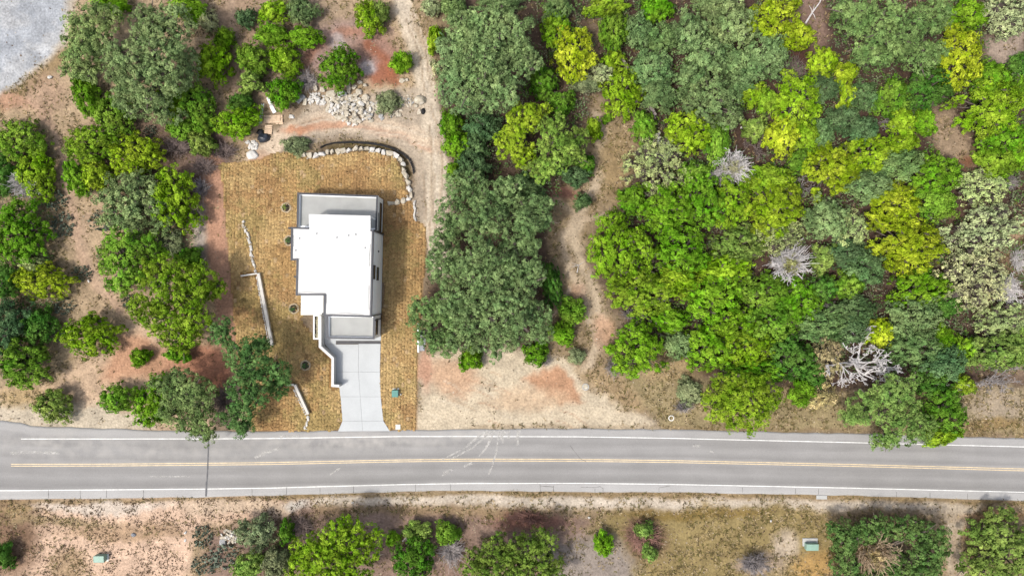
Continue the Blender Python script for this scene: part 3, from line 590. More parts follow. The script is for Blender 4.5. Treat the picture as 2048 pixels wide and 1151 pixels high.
# ------------------------------------------------------------------ turf squares laid on the lawn
def P2(poly_, z=0.0): return [W(x, y, z) for x, y in poly_]
HOUSE_OUT = [P2([(593, 385), (757, 391), (755, 460), (593, 455)], 4.1), P2([(581, 453), (748, 458.5), (744, 635), (646, 633), (647, 592), (590, 592), (592, 521), (580, 521)], 7.0),
             P2([(652, 630), (652, 678), (749.5, 679), (750.5, 630)], 4.5)]
WELLS = [(572, 415, 10.5), (578, 481, 10.5), (587.5, 617, 10.5), (611, 730, 10.5)]
PLANTER = [(626.5, 629), (638.5, 629), (638.5, 678), (626.5, 678)]
def lawn():
    r = np.random.default_rng(21)
    lawn_w = P2(LAWN); dr = P2(DRIVE); pl = P2(PLANTER)
    th = R(-1.2); ca, sa = math.cos(th), math.sin(th)
    tw = 0.43; cx, cy = W(640, 590); V = []; TL = []
    for i in range(-75, 45):
        uy = -32 + r.uniform(0, .6)
        while uy < 28:
            l = r.uniform(.42, .72); ux = i * tw + r.normal(0, .012)
            bx, by = cx + ux * ca - (uy + l / 2) * sa, cy + ux * sa + (uy + l / 2) * ca; uy += l
            if -45 < bx < -11 and -22 < by < 20: V.append((bx, by)); TL.append(l)
    P = np.array(V); x, y = P[:, 0], P[:, 1]
    keep = inpoly(lawn_w, x, y) & ~inpoly(dr, x, y) & ~inpoly(pl, x, y)
    for h in HOUSE_OUT: keep &= ~inpoly(h, x, y)
    wl_ = P2([(482, 551), (514, 546), (543, 690)]); keep &= dline(wl_, x, y) > 0.3
    keep &= dline(P2([(640, 632), (640, 694), (665, 717), (665, 773), (678, 773)]), x, y) > 0.35
    for (a, b, q_) in WELLS:
        wx_, wy_ = W(a, b); keep &= np.hypot(x - wx_, y - wy_) > 0.5
    P = P[keep]; n = len(P); x, y = P[:, 0], P[:, 1]; tl = np.array(TL)[keep]
    # each roll has its own dryness: gold, tan, brown or olive
    pal = np.array([lin(c) for c in [(224, 191, 134), (214, 178, 120), (210, 171, 117), (194, 154, 107), (192, 170, 112), (232, 206, 158)]])
    strip_id = np.round((x * ca + y * sa) / tw).astype(int)
    f1 = fbm(x * 14, y * 14, 70, 101, 3); f2 = fbm(x * 14, y * 14, 45, 111, 3); stripe = np.random.default_rng(5).random(400)[(strip_id + 200) % 400]
    u = np.clip((f1 - 0.5) * 3.2 + 0.42 + (stripe - 0.5) * 0.5 + r.normal(0, 0.2, n), 0, 1)
    col = pal[0] * (1 - u)[:, None] + pal[2] * u[:, None]
    d = sstep(0.52, 0.68, f2 + r.normal(0, 0.05, n))[:, None] * 0.8; col = col * (1 - d) + pal[3] * d
    g = sstep(0.55, 0.7, fbm(x * 14, y * 14, 60, 121, 3) + r.normal(0, 0.05, n))[:, None] * 0.7; col = col * (1 - g) + pal[4] * g
    pale = (r.random(n) < 0.035)[:, None]; col = np.where(pale, np.array(lin((222, 190, 145))), col)
    dark = (r.random(n) < 0.06)[:, None]; col = np.where(dark, col * 0.74, col)
    col *= r.uniform(0.88, 1.1, (n, 1))
    a = th + r.normal(0, 0.035, n)
    hw = tw / 2 - r.uniform(-.012, 0.016, n); hl = tl / 2 - r.uniform(-.012, 0.018, n)
    z = 0.012 + r.uniform(0, 0.02, n)
    c_, s_ = np.cos(a), np.sin(a); vs = []
    for (sx, sy, top) in ((-1, -1, 0), (1, -1, 0), (1, 1, 0), (-1, 1, 0), (-1, -1, 1), (1, -1, 1), (1, 1, 1), (-1, 1, 1)):
        k = 0.98 if top else 1.0
        jx = r.normal(0, 0.015, n); jy = r.normal(0, 0.015, n)
        lx = sx * hw * k + jx; ly = sy * hl * k + jy
        vs.append(np.stack([x + lx * c_ - ly * s_, y + lx * s_ + ly * c_, z if top else np.full(n, -0.05)], -1))
    V = np.stack(vs, 1).reshape(-1, 3)
    base = (np.arange(n) * 8)[:, None, None]
    fc = np.array([(4, 5, 6, 7), (0, 1, 5, 4), (1, 2, 6, 5), (2, 3, 7, 6), (3, 0, 4, 7)])[None]
    me = mesh_np('turf_squares', V, quads=(base + fc).reshape(-1, 4)); vcol(me, np.repeat(col, 8, 0))
    root = thing('lawn', 'newly laid straw coloured turf squares around the white house', 'lawn', (0, 0, 0))
    o = obj('turf_squares', me, M['sod'], root); o['kind'] = 'stuff'
    m = 15000; k = r.integers(0, n, m); bx = x[k] + r.uniform(-.3, .3, m); by = y[k] + r.uniform(-.36, .36, m); ok = inpoly(lawn_w, bx, by) & ~inpoly(dr, bx, by) & ~inpoly(pl, bx, by)
    for h in HOUSE_OUT: ok &= ~inpoly(h, bx, by)
    k, bx, by = k[ok], bx[ok], by[ok]; m = len(k); an = r.uniform(0, 6.28, m); s = r.uniform(.08, .26, m); w = s * r.uniform(.15, .5, m); ca_, sa_ = np.cos(an), np.sin(an); bz = .045 + r.uniform(0, .03, m); e = r.uniform(0, .05, m)
    q = np.stack([np.stack([bx - ca_ * s, by - sa_ * s, bz], -1), np.stack([bx + sa_ * w, by - ca_ * w, bz + e], -1), np.stack([bx + ca_ * s, by + sa_ * s, bz + e], -1), np.stack([bx - sa_ * w, by + ca_ * w, bz], -1)], 1).reshape(-1, 3)
    me = mesh_np('loose_straw', q, quads=np.arange(m * 4).reshape(-1, 4)); vcol(me, np.repeat(col[k] * r.uniform(.72, 1.18, (m, 1)), 4, 0)); o = obj('loose_straw', me, M['grass'], root); o['kind'] = 'stuff'
lawn()

# ------------------------------------------------------------------ house
def ribbed(name, col, scale, rz):
    m, nt, b = new_mat(name); L = nt.links; tc = N(nt, 'ShaderNodeTexCoord'); mp = N(nt, 'ShaderNodeMapping'); mp.inputs['Rotation'].default_value = (0, 0, rz)
    L.new(tc.outputs['Object'], mp.inputs[0])
    w = N(nt, 'ShaderNodeTexWave', bands_direction='Y'); w.inputs['Scale'].default_value = scale; w.inputs['Distortion'].default_value = 0.1; L.new(mp.outputs[0], w.inputs['Vector'])
    n = N(nt, 'ShaderNodeTexNoise'); n.inputs['Scale'].default_value = 0.6; n.inputs['Detail'].default_value = 5; L.new(tc.outputs['Object'], n.inputs['Vector'])
    r = N(nt, 'ShaderNodeMapRange'); r.inputs[3].default_value = 0.9; r.inputs[4].default_value = 1.05; L.new(w.outputs['Fac'], r.inputs[0])
    r2 = N(nt, 'ShaderNodeMapRange'); r2.inputs[1].default_value = 0.3; r2.inputs[2].default_value = 0.7; r2.inputs[3].default_value = 0.92; r2.inputs[4].default_value = 1.08; L.new(n.outputs[0], r2.inputs[0])
    mu = N(nt, 'ShaderNodeMath', operation='MULTIPLY'); L.new(r.outputs[0], mu.inputs[0]); L.new(r2.outputs[0], mu.inputs[1])
    s = N(nt, 'ShaderNodeVectorMath', operation='SCALE'); s.inputs[0].default_value = col; L.new(mu.outputs[0], s.inputs[3]); L.new(s.outputs[0], b.inputs['Base Color'])
    bp = N(nt, 'ShaderNodeBump'); bp.inputs['Strength'].default_value = 0.5; bp.inputs['Distance'].default_value = 0.03; L.new(w.outputs['Fac'], bp.inputs['Height']); L.new(bp.outputs[0], b.inputs['Normal'])
    b.inputs['Roughness'].default_value = 0.7
    return m
M['deck'] = ribbed('deck', (0.30, 0.305, 0.295), 3.2, R(1.3))
hx, hy = W(670, 520, 0)
house = thing('house', 'white flat roofed modern house with dark roof edging on the turf lawn', 'house', (hx, hy, 0))
def HB(): return MB()
def hp(pts, z): return [(W(x, y, z)[0] - hx, W(x, y, z)[1] - hy) for x, y in pts]
def inset(pts, d):
    """Polygon moved inward by d."""
    n = len(pts); ar = sum(pts[i][0] * pts[(i + 1) % n][1] - pts[(i + 1) % n][0] * pts[i][1] for i in range(n)); sg = 1 if ar > 0 else -1
    out = []
    for i in range(n):
        a, p, b = pts[i - 1], pts[i], pts[(i + 1) % n]
        def nr(u, v):
            L_ = math.hypot(v[0] - u[0], v[1] - u[1]); return (-(v[1] - u[1]) / L_ * sg, (v[0] - u[0]) / L_ * sg)
        n1, n2 = nr(a, p), nr(p, b); m = (n1[0] + n2[0], n1[1] + n2[1]); k = d / max(1 + n1[0] * n2[0] + n1[1] * n2[1], 0.2)
        out.append((p[0] + m[0] * k, p[1] + m[1] * k))
    return out
MAIN = hp([(582, 453.5), (747, 459), (743, 634), (647, 632), (648, 590.5), (591, 590.5), (593, 520.5), (581, 520.5)], 7.0)
b = MB(); b.prism(inset(MAIN, 0.06), 0.0, 6.70); mw = b.build('wall', M['white_wall'], house); mw['label'] = 'white two storey wall of the main block'
b = MB(); b.prism(inset(MAIN, 0.16), 6.70, 6.90); b.prism([(x, y) for x, y in hp([(617.7, 428), (741, 431), (741, 462), (617.7, 458)], 6.9)], 6.66, 6.897)
roof = b.build('roof', M['white_roof'], house); roof['label'] = 'bright white membrane roof with a terrace canopy'
cop = MAIN[::-1]
c0 = hp([(617.7, 454.7), (740.8, 458.8)], 7.0)
path = [c0[0], MAIN[0], MAIN[7], MAIN[6], MAIN[5], MAIN[4], MAIN[3], MAIN[2], MAIN[1], c0[1]]
b = MB(); b.ribbon(path, 0.23, 6.64, 7.0, side=-1); b.build('roof_edging', M['coping'], house)
# membrane folds and pipes on the roof
for k, pts in enumerate([[(596, 585), (615, 583.6), (635, 585), (651, 586), (653, 590), (653, 606)], [(651, 628), (690, 626), (694, 626)], [(694, 626), (712, 627.5), (727, 629)], [(738, 570), (737.3, 600), (738, 620)], [(741, 488), (739, 510), (738.8, 532)], [(592, 516), (600, 517.5)], [(587, 470), (587.5, 480), (587, 492)], [(596, 530), (596.3, 545), (596, 560)]]):
    b = MB(); b.tube([(x, y, 6.905) for x, y in hp(pts, 6.9)], 0.05, 5); b.build('membrane_fold', M['concrete_grey'], roof)
for (x, y) in [(597.7, 476.6), (672.6, 474.9), (695.6, 470.9), (728.8, 495.8), (590, 500.7), (632, 467), (710, 469)]:
    q0 = hp([(x, y)], 7.0)[0]; b = MB(); b.tube([(q0[0], q0[1], 6.88), (q0[0], q0[1], 7.12)], [0.1, 0.09], 10); b.tube([(q0[0], q0[1], 6.89), (q0[0], q0[1], 6.93)], 0.17, 10); b.build('roof_vent', M['white_roof'], roof)
def wing(name, pts_px, z_top, deck_z, label, close):
    pts = hp(pts_px, z_top)
    b = MB(); b.prism(inset(pts, 0.05), 0.0, deck_z); w_ = b.build('wall', M['white_wall'], house); w_['label'] = label
    b = MB(); b.prism(inset(pts, 0.3), deck_z - 0.1, deck_z + 0.02); b.build('roof_deck', M['deck'], house)
    b = MB(); b.ribbon([*pts], 0.22, deck_z - 0.02, z_top - 0.1, side=-close); b.build('parapet', M['white_wall'], house)
    b = MB(); b.ribbon([*pts], 0.24, z_top - 0.1, z_top, side=-close * 0.9); b.build('parapet_cap', M['coping'], house)
wing('rear', [(593.2, 454.5), (594.5, 385), (755.7, 390.7), (753.6, 460)], 4.1, 3.5, 'white wall of the rear wing', -1)
wing('garage', [(653, 630), (653, 676.6), (748.6, 677.8), (749.6, 630)], 4.5, 3.9, 'white wall of the garage wing', 1)
# posts of the terrace canopy
for (x, y) in [(619, 430), (739.5, 433)]:
    q0 = hp([(x, y)], 6.9)[0]; b = MB(); b.box(-0.1, 0.1, -0.1, 0.1, 3.5, 6.66, c=(q0[0], q0[1], 0)); b.build('canopy_post', M['white_wall'], house)
# entry canopy
ec = hp([(602, 589.5), (646.3, 590), (646.2, 629.3), (601.5, 629.6)], 3.3)
b = MB(); b.prism(ec, 3.0, 3.3); b.build('entry_canopy', M['canopy_white'], house, bevel=0.02)
for k in (0, 3):
    b = MB(); b.box(-0.12, 0.12, -0.12, 0.12, 0, 3.0, c=(ec[k][0] + 0.2, ec[k][1] + (0.2 if k == 3 else -0.2), 0)); b.build('canopy_post', M['white_wall'], house)
# windows of the east wall
def east_window(face, py0, py1, z0, z1, name='window', mull=0):
    (ax, ay), (bx, by) = face
    zc = (z0 + z1) / 2; ya = W(0, py0, zc)[1] - hy; yb = W(0, py1, zc)[1] - hy
    xa = ax + (bx - ax) * (ya - ay) / (by - ay); xb = ax + (bx - ax) * (yb - ay) / (by - ay)
    L_ = math.hypot(xb - xa, yb - ya); ang = math.atan2(yb - ya, xb - xa)
    root_ = ((xa + xb) / 2, (ya + yb) / 2)
    f = MB(); t = 0.07
    for (u0, u1, w0, w1) in ((-L_ / 2, L_ / 2, z0 - t, z0), (-L_ / 2, L_ / 2, z1, z1 + t), (-L_ / 2 - t, -L_ / 2, z0 - t, z1 + t), (L_ / 2, L_ / 2 + t, z0 - t, z1 + t)):
        f.box(u0, u1, -0.05, 0.06, w0, w1, ang, (root_[0], root_[1], 0))
    for m_ in range(mull):
        u = -L_ / 2 + L_ * (m_ + 1) / (mull + 1); f.box(u - 0.03, u + 0.03, -0.03, 0.04, z0, z1, ang, (root_[0], root_[1], 0))
    w_ = f.build(name, M['frame'], house)
    g = MB(); g.box(-L_ / 2, L_ / 2, -0.05, 0.02, z0, z1, ang, (root_[0], root_[1], 0)); g.build('pane', M['glass'], w_)
    return w_
rear_r = hp([(755.7, 390.7), (753.6, 460)], 4.1); main_r = [MAIN[1], MAIN[2]]; gar_r = hp([(749.6, 630), (748.6, 677.8)], 4.5)
inn = lambda f, d=0.05: [(x - d, y) for x, y in f]
east_window(inn(main_r, 0.04), 531, 557, 5.15, 6.2); east_window(inn(main_r, 0.04), 535, 559.5, 2.8, 4.0)
east_window(inn(rear_r), 407, 463, 0.95, 2.35, mull=1); east_window(inn(rear_r), 426, 463, 3.05, 3.3, 'transom_window')
east_window(inn(gar_r), 638, 668, 2.1, 3.7)
# wall vent, rain pipes, wall lamps
q0 = hp([(757.3, 502.5)], 3.2)[0]; b = MB(); b.box(-0.06, 0.06, -0.12, 0.12, 3.05, 3.35, c=(q0[0], q0[1], 0)); b.build('wall_vent', M['frame'], house)
def pipe(px, py, z_top, name='rain_pipe', w=0.12):
    x, y = hp([(px, py)], z_top)[0]; b = MB(); b.box(-0.07, 0.08, -w / 2, w / 2, 0.05, z_top - 0.15, c=(x, y, 0)); b.box(-0.09, 0.11, -w / 2 - 0.04, w / 2 + 0.04, z_top - 0.5, z_top - 0.25, c=(x, y, 0)); b.build(name, M['coping'], house)
pipe(747.3, 460.6, 7.0, w=0.22); pipe(743.7, 631.5, 7.0); pipe(749.8, 640, 4.5, w=0.1)
for (x, y) in [(580.5, 456), (592.3, 553), (647.4, 627)]:
    q0 = hp([(x, y)], 5.0)[0]; b = MB(); b.box(-0.22, 0.12, -0.12, 0.12, 4.8, 5.2, c=(q0[0], q0[1], 0)); b.build('wall_lamp', M['frame'], house)
# garage door facing the drive, front door under the canopy, west window
gd = hp([(662, 677.4), (742, 678.2)], 4.5); gy_ = min(gd[0][1], gd[1][1])
door = MB(); door.box(gd[0][0], gd[1][0], gy_ - 0.02, gy_ + 0.1, 0.05, 2.5); gdo = door.build('garage_door', M['grey_metal'], house)
for k in range(4):
    b = MB(); b.box(gd[0][0] + 0.1, gd[1][0] - 0.1, gy_ - 0.045, gy_ - 0.02, 0.12 + k * 0.6, 0.64 + k * 0.6); b.build('door_panel', M['grey_metal'], gdo)
fd = hp([(628, 591)], 5.0)[0]; b = MB(); b.box(-0.55, 0.55, -0.1, 0.02, 0.05, 2.4, c=(fd[0], MAIN[4][1] - 0.0, 0)); b.build('front_door', M['frame'], house)

# ------------------------------------------------------------------ drive, drain, retaining wall, planter
drive = thing('driveway', 'pale concrete driveway running from the garage to the road', 'driveway', (0, 0, 0)); 
cl = [(717, 687), (717, 743), (720.5, 792.5), (724, 841), (725.5, 861.5)]
le = [(650.5, 690), (671.5, 743), (681, 792.5), (685, 841), (676, 862)]; re = [(761.3, 687), (760, 743), (761.5, 792.5), (767, 841), (780, 861.5)]
def slab(name, pts, mat, parent, z0=-0.12, z1=0.045, gap=0.012):
    b = MB(); b.prism(inset([W(x, y, 0) for x, y in pts], gap), z0, z1); return b.build(name, mat, parent)
slab('slab', [(650, 688), (717, 688), (717, 743), (672, 743), (673, 714)], M['concrete'], drive)
slab('slab', [(672, 743), (717, 743), (720.5, 792.5), (680.5, 792.5), (679, 775), (671, 772)], M['concrete'], drive)
for i in (2, 3): slab('slab', [le[i], cl[i], cl[i + 1], le[i + 1]], M['concrete'], drive)
for i in range(4): slab('slab', [cl[i], re[i], re[i + 1], cl[i + 1]], M['concrete'], drive)
slab('apron', [(655, 668), (762, 668), (762, 681), (672, 681), (672, 688), (650, 688), (648.5, 668)], M['concrete'], drive)
slab('walkway', [(645, 628), (655, 628), (655, 668), (648.5, 668)], M['concrete'], drive)
dr = thing('trench_drain', 'dark grated drain across the driveway in front of the garage', 'drain', (0, 0, 0))
b = MB(); b.prism(P2([(672.5, 681.3), (761.3, 681.3), (761.3, 687.4), (672.5, 687.4)]), -0.1, 0.0); b.build('channel', M['crack'], dr)
for k in range(44):
    x = 673.5 + k * 2.0; b = MB(); b.prism(P2([(x, 681.6), (x + 1.0, 681.6), (x + 1.0, 687.1), (x, 687.1)]), 0.0, 0.04); b.build('grate_bar', M['coping'], dr)
RW = [(640, 631), (640, 693), (665.3, 716), (665, 770.5), (679, 772)]
rw = thing('retaining_wall', 'white topped concrete retaining wall kinked along the driveway', 'wall', (0, 0, 0))
b = MB(); b.ribbon([W(x, y, 1.75) for x, y in RW[:-1]] + [W(678, 771.5, 1.75)], 0.3, -0.1, 1.67); b.build('wall_body', M['concrete_grey'], rw)
b = MB(); b.ribbon([W(x, y, 1.75) for x, y in RW[:-1]] + [W(678.5, 771.5, 1.75)], 0.36, 1.67, 1.75); b.build('wall_cap', M['white_roof'], rw)
pt = thing('planter', 'narrow white planter box with a row of small plants by the entry', 'planter', (0, 0, 0))
PZ = 1.2
pp = [W(x, y, PZ) for x, y in [(627.6, 630.5), (637.2, 630.5), (637.2, 677), (627.6, 677)]]
b = MB(); b.ribbon(pp, 0.17, -0.05, PZ, closed=True); b.build('planter_wall', M['white_wall'], pt)
b = MB(); b.prism(inset(pp, 0.05), 0.5, PZ - 0.25); b.build('soil', M['mulch'], pt)
def rosette(n, ln, wd, seed, up=0.5):
    r_ = random.Random(seed); v = []; f = []
    for k in range(n):
        a = 2 * math.pi * k / n + r_.uniform(-.2, .2); l = ln * r_.uniform(0.7, 1.1); e = up * r_.uniform(0.3, 1.6)
        ca, sa = math.cos(a), math.sin(a); i = len(v)
        v += [(-sa * wd * .4, ca * wd * .4, 0), (sa * wd * .4, -ca * wd * .4, 0), (ca * l * .55 + sa * wd * .6, sa * l * .55 - ca * wd * .6, l * e), (ca * l * .55 - sa * wd * .6, sa * l * .55 + ca * wd * .6, l * e), (ca * l, sa * l, l * e * 0.9)]
        f += [(i, i + 1, i + 2, i + 3), (i + 3, i + 2, i + 4)]
    return mesh('rosette', v, f)
M['agave'] = noise_mat('agave', (0.36, 0.33, 0.22), var=0.3, scale=4, rough=0.6)
ros = rosette(16, 0.30, 0.07, 3)
words_n = ['first', 'second', 'third', 'fourth', 'fifth', 'sixth', 'seventh', 'eighth']
for k in range(8):
    x, y = W(634.2 + rnd.uniform(-.8, .8), 635 + k * 5.6, PZ); o = obj('succulent', ros, M['agave'], None, (x, y, PZ - 0.24)); o.rotation_euler = (0, 0, rnd.uniform(0, 6)); s = rnd.uniform(0.8, 1.2); o.scale = (s, s, s)
    tag(o, f'pale spiky succulent, {words_n[k]} from the house in the white planter', 'succulent', 'succulents in the planter')

# ------------------------------------------------------------------ plants in rings on the turf
M['wood_straw'] = noise_mat('wood_straw', (0.3, 0.24, 0.16), var=0.4, scale=5)
M['tree_leaf'] = noise_mat('tree_leaf', (0.13, 0.17, 0.03), var=0.4, scale=5)
def well(px, py, label, yellow, stake):
    x, y = W(px, py, 0.1); t = thing('planted_sapling', label, 'sapling', (x, y, 0), rnd.uniform(0, 6), 'saplings planted in rings on the turf')
    b = MB(); ring = [(0.66 * math.cos(k * 0.3927) * rnd.uniform(.9, 1.1), 0.66 * math.sin(k * 0.3927) * rnd.uniform(.92, 1.08)) for k in range(16)]
    b.ribbon(ring, 0.2, -0.02, 0.14, closed=True); b.build('soil_ring', M['wood_straw'], t)
    b = MB(); b.prism([(0.58 * math.cos(k * 0.3927), 0.66 * math.sin(k * 0.3927)) for k in range(16)], -0.04, 0.06); b.build('mulch_bed', M['mulch'], t)
    b = MB(); b.tube([(0, 0, 0), (0.02, 0.01, 0.6), (0.05, 0, 1.3)], [0.04, 0.03, 0.015], 6); b.build('stem', M['bark'], t)
    v = []; f = []
    for k in range(70):
        a = rnd.uniform(0, 6.28); rr = abs(rnd.gauss(0, 0.25)); zz = rnd.uniform(0.3, 1.3); c = np.array((rr * math.cos(a), rr * math.sin(a), zz)); u = np.array([rnd.gauss(0, 1) for _ in range(3)]); u /= np.linalg.norm(u); w_ = np.cross(u, (0.3, 0.2, 1)); w_ /= np.linalg.norm(w_)
        i = len(v); v += [c - u * .1, c + w_ * .05, c + u * .1, c - w_ * .05]; f.append((i, i + 1, i + 2, i + 3))
    o = obj('leaves', mesh('leaves', v, f), None, t); m = M['tree_leaf'] if yellow else M['tree_leaf2']; o.data.materials.append(m)
    for k in range(stake):
        a = rnd.uniform(2.6, 3.6); b = MB(); b.tube([(0, 0, 0.8), (1.15 * math.cos(a), 1.15 * math.sin(a), 0.05)], 0.015, 4); b.tube([(1.15 * math.cos(a), 1.15 * math.sin(a), -.1), (1.2 * math.cos(a), 1.2 * math.sin(a), .3)], 0.04, 5); b.build('guy_stake', M['old_wood'], t)
M['tree_leaf2'] = noise_mat('tree_leaf2', (0.05, 0.12, 0.03), var=0.4, scale=5)
well(572, 415, 'yellow leaved sapling in a dark ring beside the rear wing', True, 0)
well(578, 481, 'sapling ring half hidden under the eave of the main roof', False, 1)
well(587.5, 617, 'green sapling in a dark ring beside the entry canopy', False, 1)
well(611, 730, 'dark wilted sapling in the turf between the two lower walls', False, 0)

# ------------------------------------------------------------------ utility boxes and covers
def util(px, py, w, d, h, mat, label, pad=True, rz=0.0, padoff=(0, 0), padscale=1.15):
    x, y = W(px, py, h * 0.5); t = thing('utility_box', label, 'utility box', (x, y, float(ground_z(x, y))), rz, 'pad mounted utility boxes')
    b = MB(); b.box(-w / 2 * padscale + padoff[0], w / 2 * padscale + padoff[0], -d / 2 * padscale + padoff[1], d / 2 * padscale + padoff[1], -0.1, 0.1); b.build('concrete_pad', M['concrete_grey'] if padscale > 1.2 else M['canopy_white'], t)
    b = MB(); b.box(-w / 2, w / 2, -d / 2, d / 2, 0.1, h - 0.12); b.build('cabinet', mat, t, bevel=0.02)
    b = MB(); b.add([(-w / 2 - .03, -d / 2 - .03, h - .12), (w / 2 + .03, -d / 2 - .03, h - .12), (w / 2 + .03, d / 2 + .03, h - .12), (-w / 2 - .03, d / 2 + .03, h - .12), (-w / 2, -d / 2, h - .05), (w / 2, -d / 2, h - .05), (w / 2, d / 2, h), (-w / 2, d / 2, h)], [(0, 3, 2, 1), (4, 5, 6, 7), (0, 1, 5, 4), (1, 2, 6, 5), (2, 3, 7, 6), (3, 0, 4, 7)]); b.build('lid', mat, t)
    b = MB(); b.box(-0.03, 0.03, -d / 2 - 0.06, -d / 2, h * 0.45, h * 0.6); b.build('latch', M['frame'], t)
util(790.5, 786, 0.85, 0.95, 0.8, M['teal_metal'], 'teal utility box on the turf beside the driveway', padscale=1.14, padoff=(0, 0.14))
util(201, 1115, 1.45, 0.9, 1.0, M['pale_green_metal'], 'pale green utility box on the pink sand south of the road', padscale=1.1, padoff=(0.1, -0.1))
util(1623, 1092, 1.7, 0.9, 0.9, M['pale_green_metal'], 'pale green utility box on a long concrete pad in dry grass', padscale=1.25, padoff=(0, 0.45))
x, y = W(803, 787); b = MB(); b.tube([(x, y, 0), (x, y, 0.6)], [0.08, 0.07], 8); b.tube([(x, y, 0.6), (x, y, 0.72)], [0.11, 0.06], 8); tag(b.build('marker_post', M['white_roof']), 'short white marker post beside the teal utility box', 'post')
x, y = W(796, 853); t = thing('meter_cover', 'square pale meter box cover near the driveway apron', 'cover', (x, y, 0))
b = MB(); b.box(-.36, .36, -.36, .36, -.05, .07); b.build('frame', M['concrete'], t, bevel=.01); b = MB(); b.box(-.29, .29, -.29, .29, .07, .085); b.build('lid', M['canopy_white'], t)

# ------------------------------------------------------------------ rocks
rock_meshes = []
for k in range(9):
    bm = bmesh.new(); r_ = random.Random(100 + k)
    for i in range(15):
        p = [r_.gauss(0, 1) for _ in range(3)]; L_ = math.sqrt(sum(a * a for a in p)); e = 0.75 + 0.25 * r_.random()
        p = [max(-.78, min(.78, a / L_ * e * 1.15)) for a in p]; bm.verts.new(p)
    bmesh.ops.convex_hull(bm, input=bm.verts)
    for v_ in [v_ for v_ in bm.verts if not v_.link_faces]: bm.verts.remove(v_)
    me = bpy.data.meshes.new('rock'); bm.to_mesh(me); bm.free(); rock_meshes.append(me)
rock_by = {}
def rock(parent, px, py, sx, sy, sz, ang, z, matkey, name='rock'):
    k = rnd.randrange(9); key = (k, matkey)
    if key not in rock_by:
        me = rock_meshes[k].copy(); me.materials.clear(); me.materials.append(M[matkey]); rock_by[key] = me
    x, y = W(px, py, z); pl_ = parent.location if parent is not None else (0, 0, 0)
    o = obj(name, rock_by[key], None, parent, (x - pl_[0], y - pl_[1], z)); o.scale = (sx * SCALE / 2 * 1.2, sy * SCALE / 2 * 1.2, sz); o.rotation_euler = (rnd.uniform(-.25, .25), rnd.uniform(-.25, .25), -ang)
    return o
def along(pts, step):
    out = []; 
    for a, b in zip(pts[:-1], pts[1:]):
        L_ = math.hypot(b[0] - a[0], b[1] - a[1]); n = max(1, round(L_ / step))
        for k in range(n):
            t_ = (k + 0.5) / n; out.append((a[0] + (b[0] - a[0]) * t_, a[1] + (b[1] - a[1]) * t_, math.atan2(b[1] - a[1], b[0] - a[0]), L_ / n))
    return out
def rock_wall(label, pts, step, wd, hgt, mat, loc, extra=0, mats=None):
    x, y = W(*loc); t = thing('rock_wall', label, 'rock wall', (x, y, 0))
    for (a, b, an, L_) in along(pts, step):
        rock(t, a + rnd.uniform(-1, 1), b + rnd.uniform(-1, 1), L_ * rnd.uniform(0.95, 1.35), wd * rnd.uniform(0.75, 1.25), hgt * rnd.uniform(0.8, 1.1), an + rnd.uniform(-.3, .3), hgt * 0.4, rnd.choice(mats) if mats else mat)
        for e in range(extra):
            rock(t, a + rnd.uniform(-L_, L_) * .6, b + rnd.uniform(-wd, wd) * .6, wd * rnd.uniform(.3, .55), wd * rnd.uniform(.25, .45), hgt * .4, rnd.uniform(0, 3), hgt * .3, mat)
    return t
rock_wall('curving wall of pale boulders along the rear edge of the turf', [(600, 310), (626, 312), (650, 305), (680, 302), (716, 297), (740, 298), (772, 304), (798, 312), (806, 324), (808, 342), (815, 358), (817, 370), (822, 384), (822, 396), (812, 399), (800, 402), (775, 407)], 12, 10.5, 0.42, 'limestone', (720, 300), 1, ['white_stone', 'limestone', 'limestone'])
rock_wall('thin line of stones edging the turf beside the dirt track', [(828, 402), (829, 420), (830, 442)], 9, 4.5, 0.25, 'white_stone', (829, 420), 1)
rock_wall('ragged dry stone wall snaking through the western turf', [(487, 440), (487, 452), (496, 470), (501, 490), (502, 508), (507, 525), (511, 544)], 7, 6.2, 0.3, 'white_stone', (500, 490), 1, ['white_stone', 'white_stone', 'limestone'])
def low_wall(label, legs, loc, stones):
    x0, y0_ = W(*loc); t = thing('garden_wall', label, 'garden wall', (x0, y0_, 0))
    for k, (pts, w_) in enumerate(legs):
        q_ = [(W(x, y, 0.6)[0] - x0, W(x, y, 0.6)[1] - y0_) for x, y in pts]
        b = MB(); b.ribbon(q_, w_ * 0.86, -0.1, 0.5 - k * 0.02); b.build('wall_body', M['limestone'], t)
        b = MB(); b.ribbon(q_, w_, 0.5 - k * 0.02, 0.6 - k * 0.02); b.build('wall_cap', M['wall_cap'], t, bevel=0.02)
    for (a, b_, an, L_) in along(stones, 5): rock(t, a, b_, 5 * rnd.uniform(.7, 1.4), 3 * rnd.uniform(.7, 1.4), 0.2, an + rnd.uniform(-.4, .4), 0.3, 'white_stone')
M['wall_cap'] = noise_mat('wall_cap', (0.5, 0.48, 0.44), var=0.15, scale=1.5, fine=0.15)
low_wall('long straight pale capped garden wall in the western turf', [([(516, 546), (543.5, 691)], 0.42), ([(481, 551.5), (514, 546.5)], 0.22)], (525, 620), [(513, 552), (538, 690)])
low_wall('short bent pale garden wall near the road', [([(589, 769), (616, 828)], 0.38), ([(574, 769.5), (588, 769)], 0.26)], (600, 800), [(588, 778), (612, 830)])
rock_wall('scatter of white stones ending the short garden wall at the road', [(616, 830), (615, 842), (610, 858)], 5, 5, 0.2, 'white_stone', (613, 845), 2)
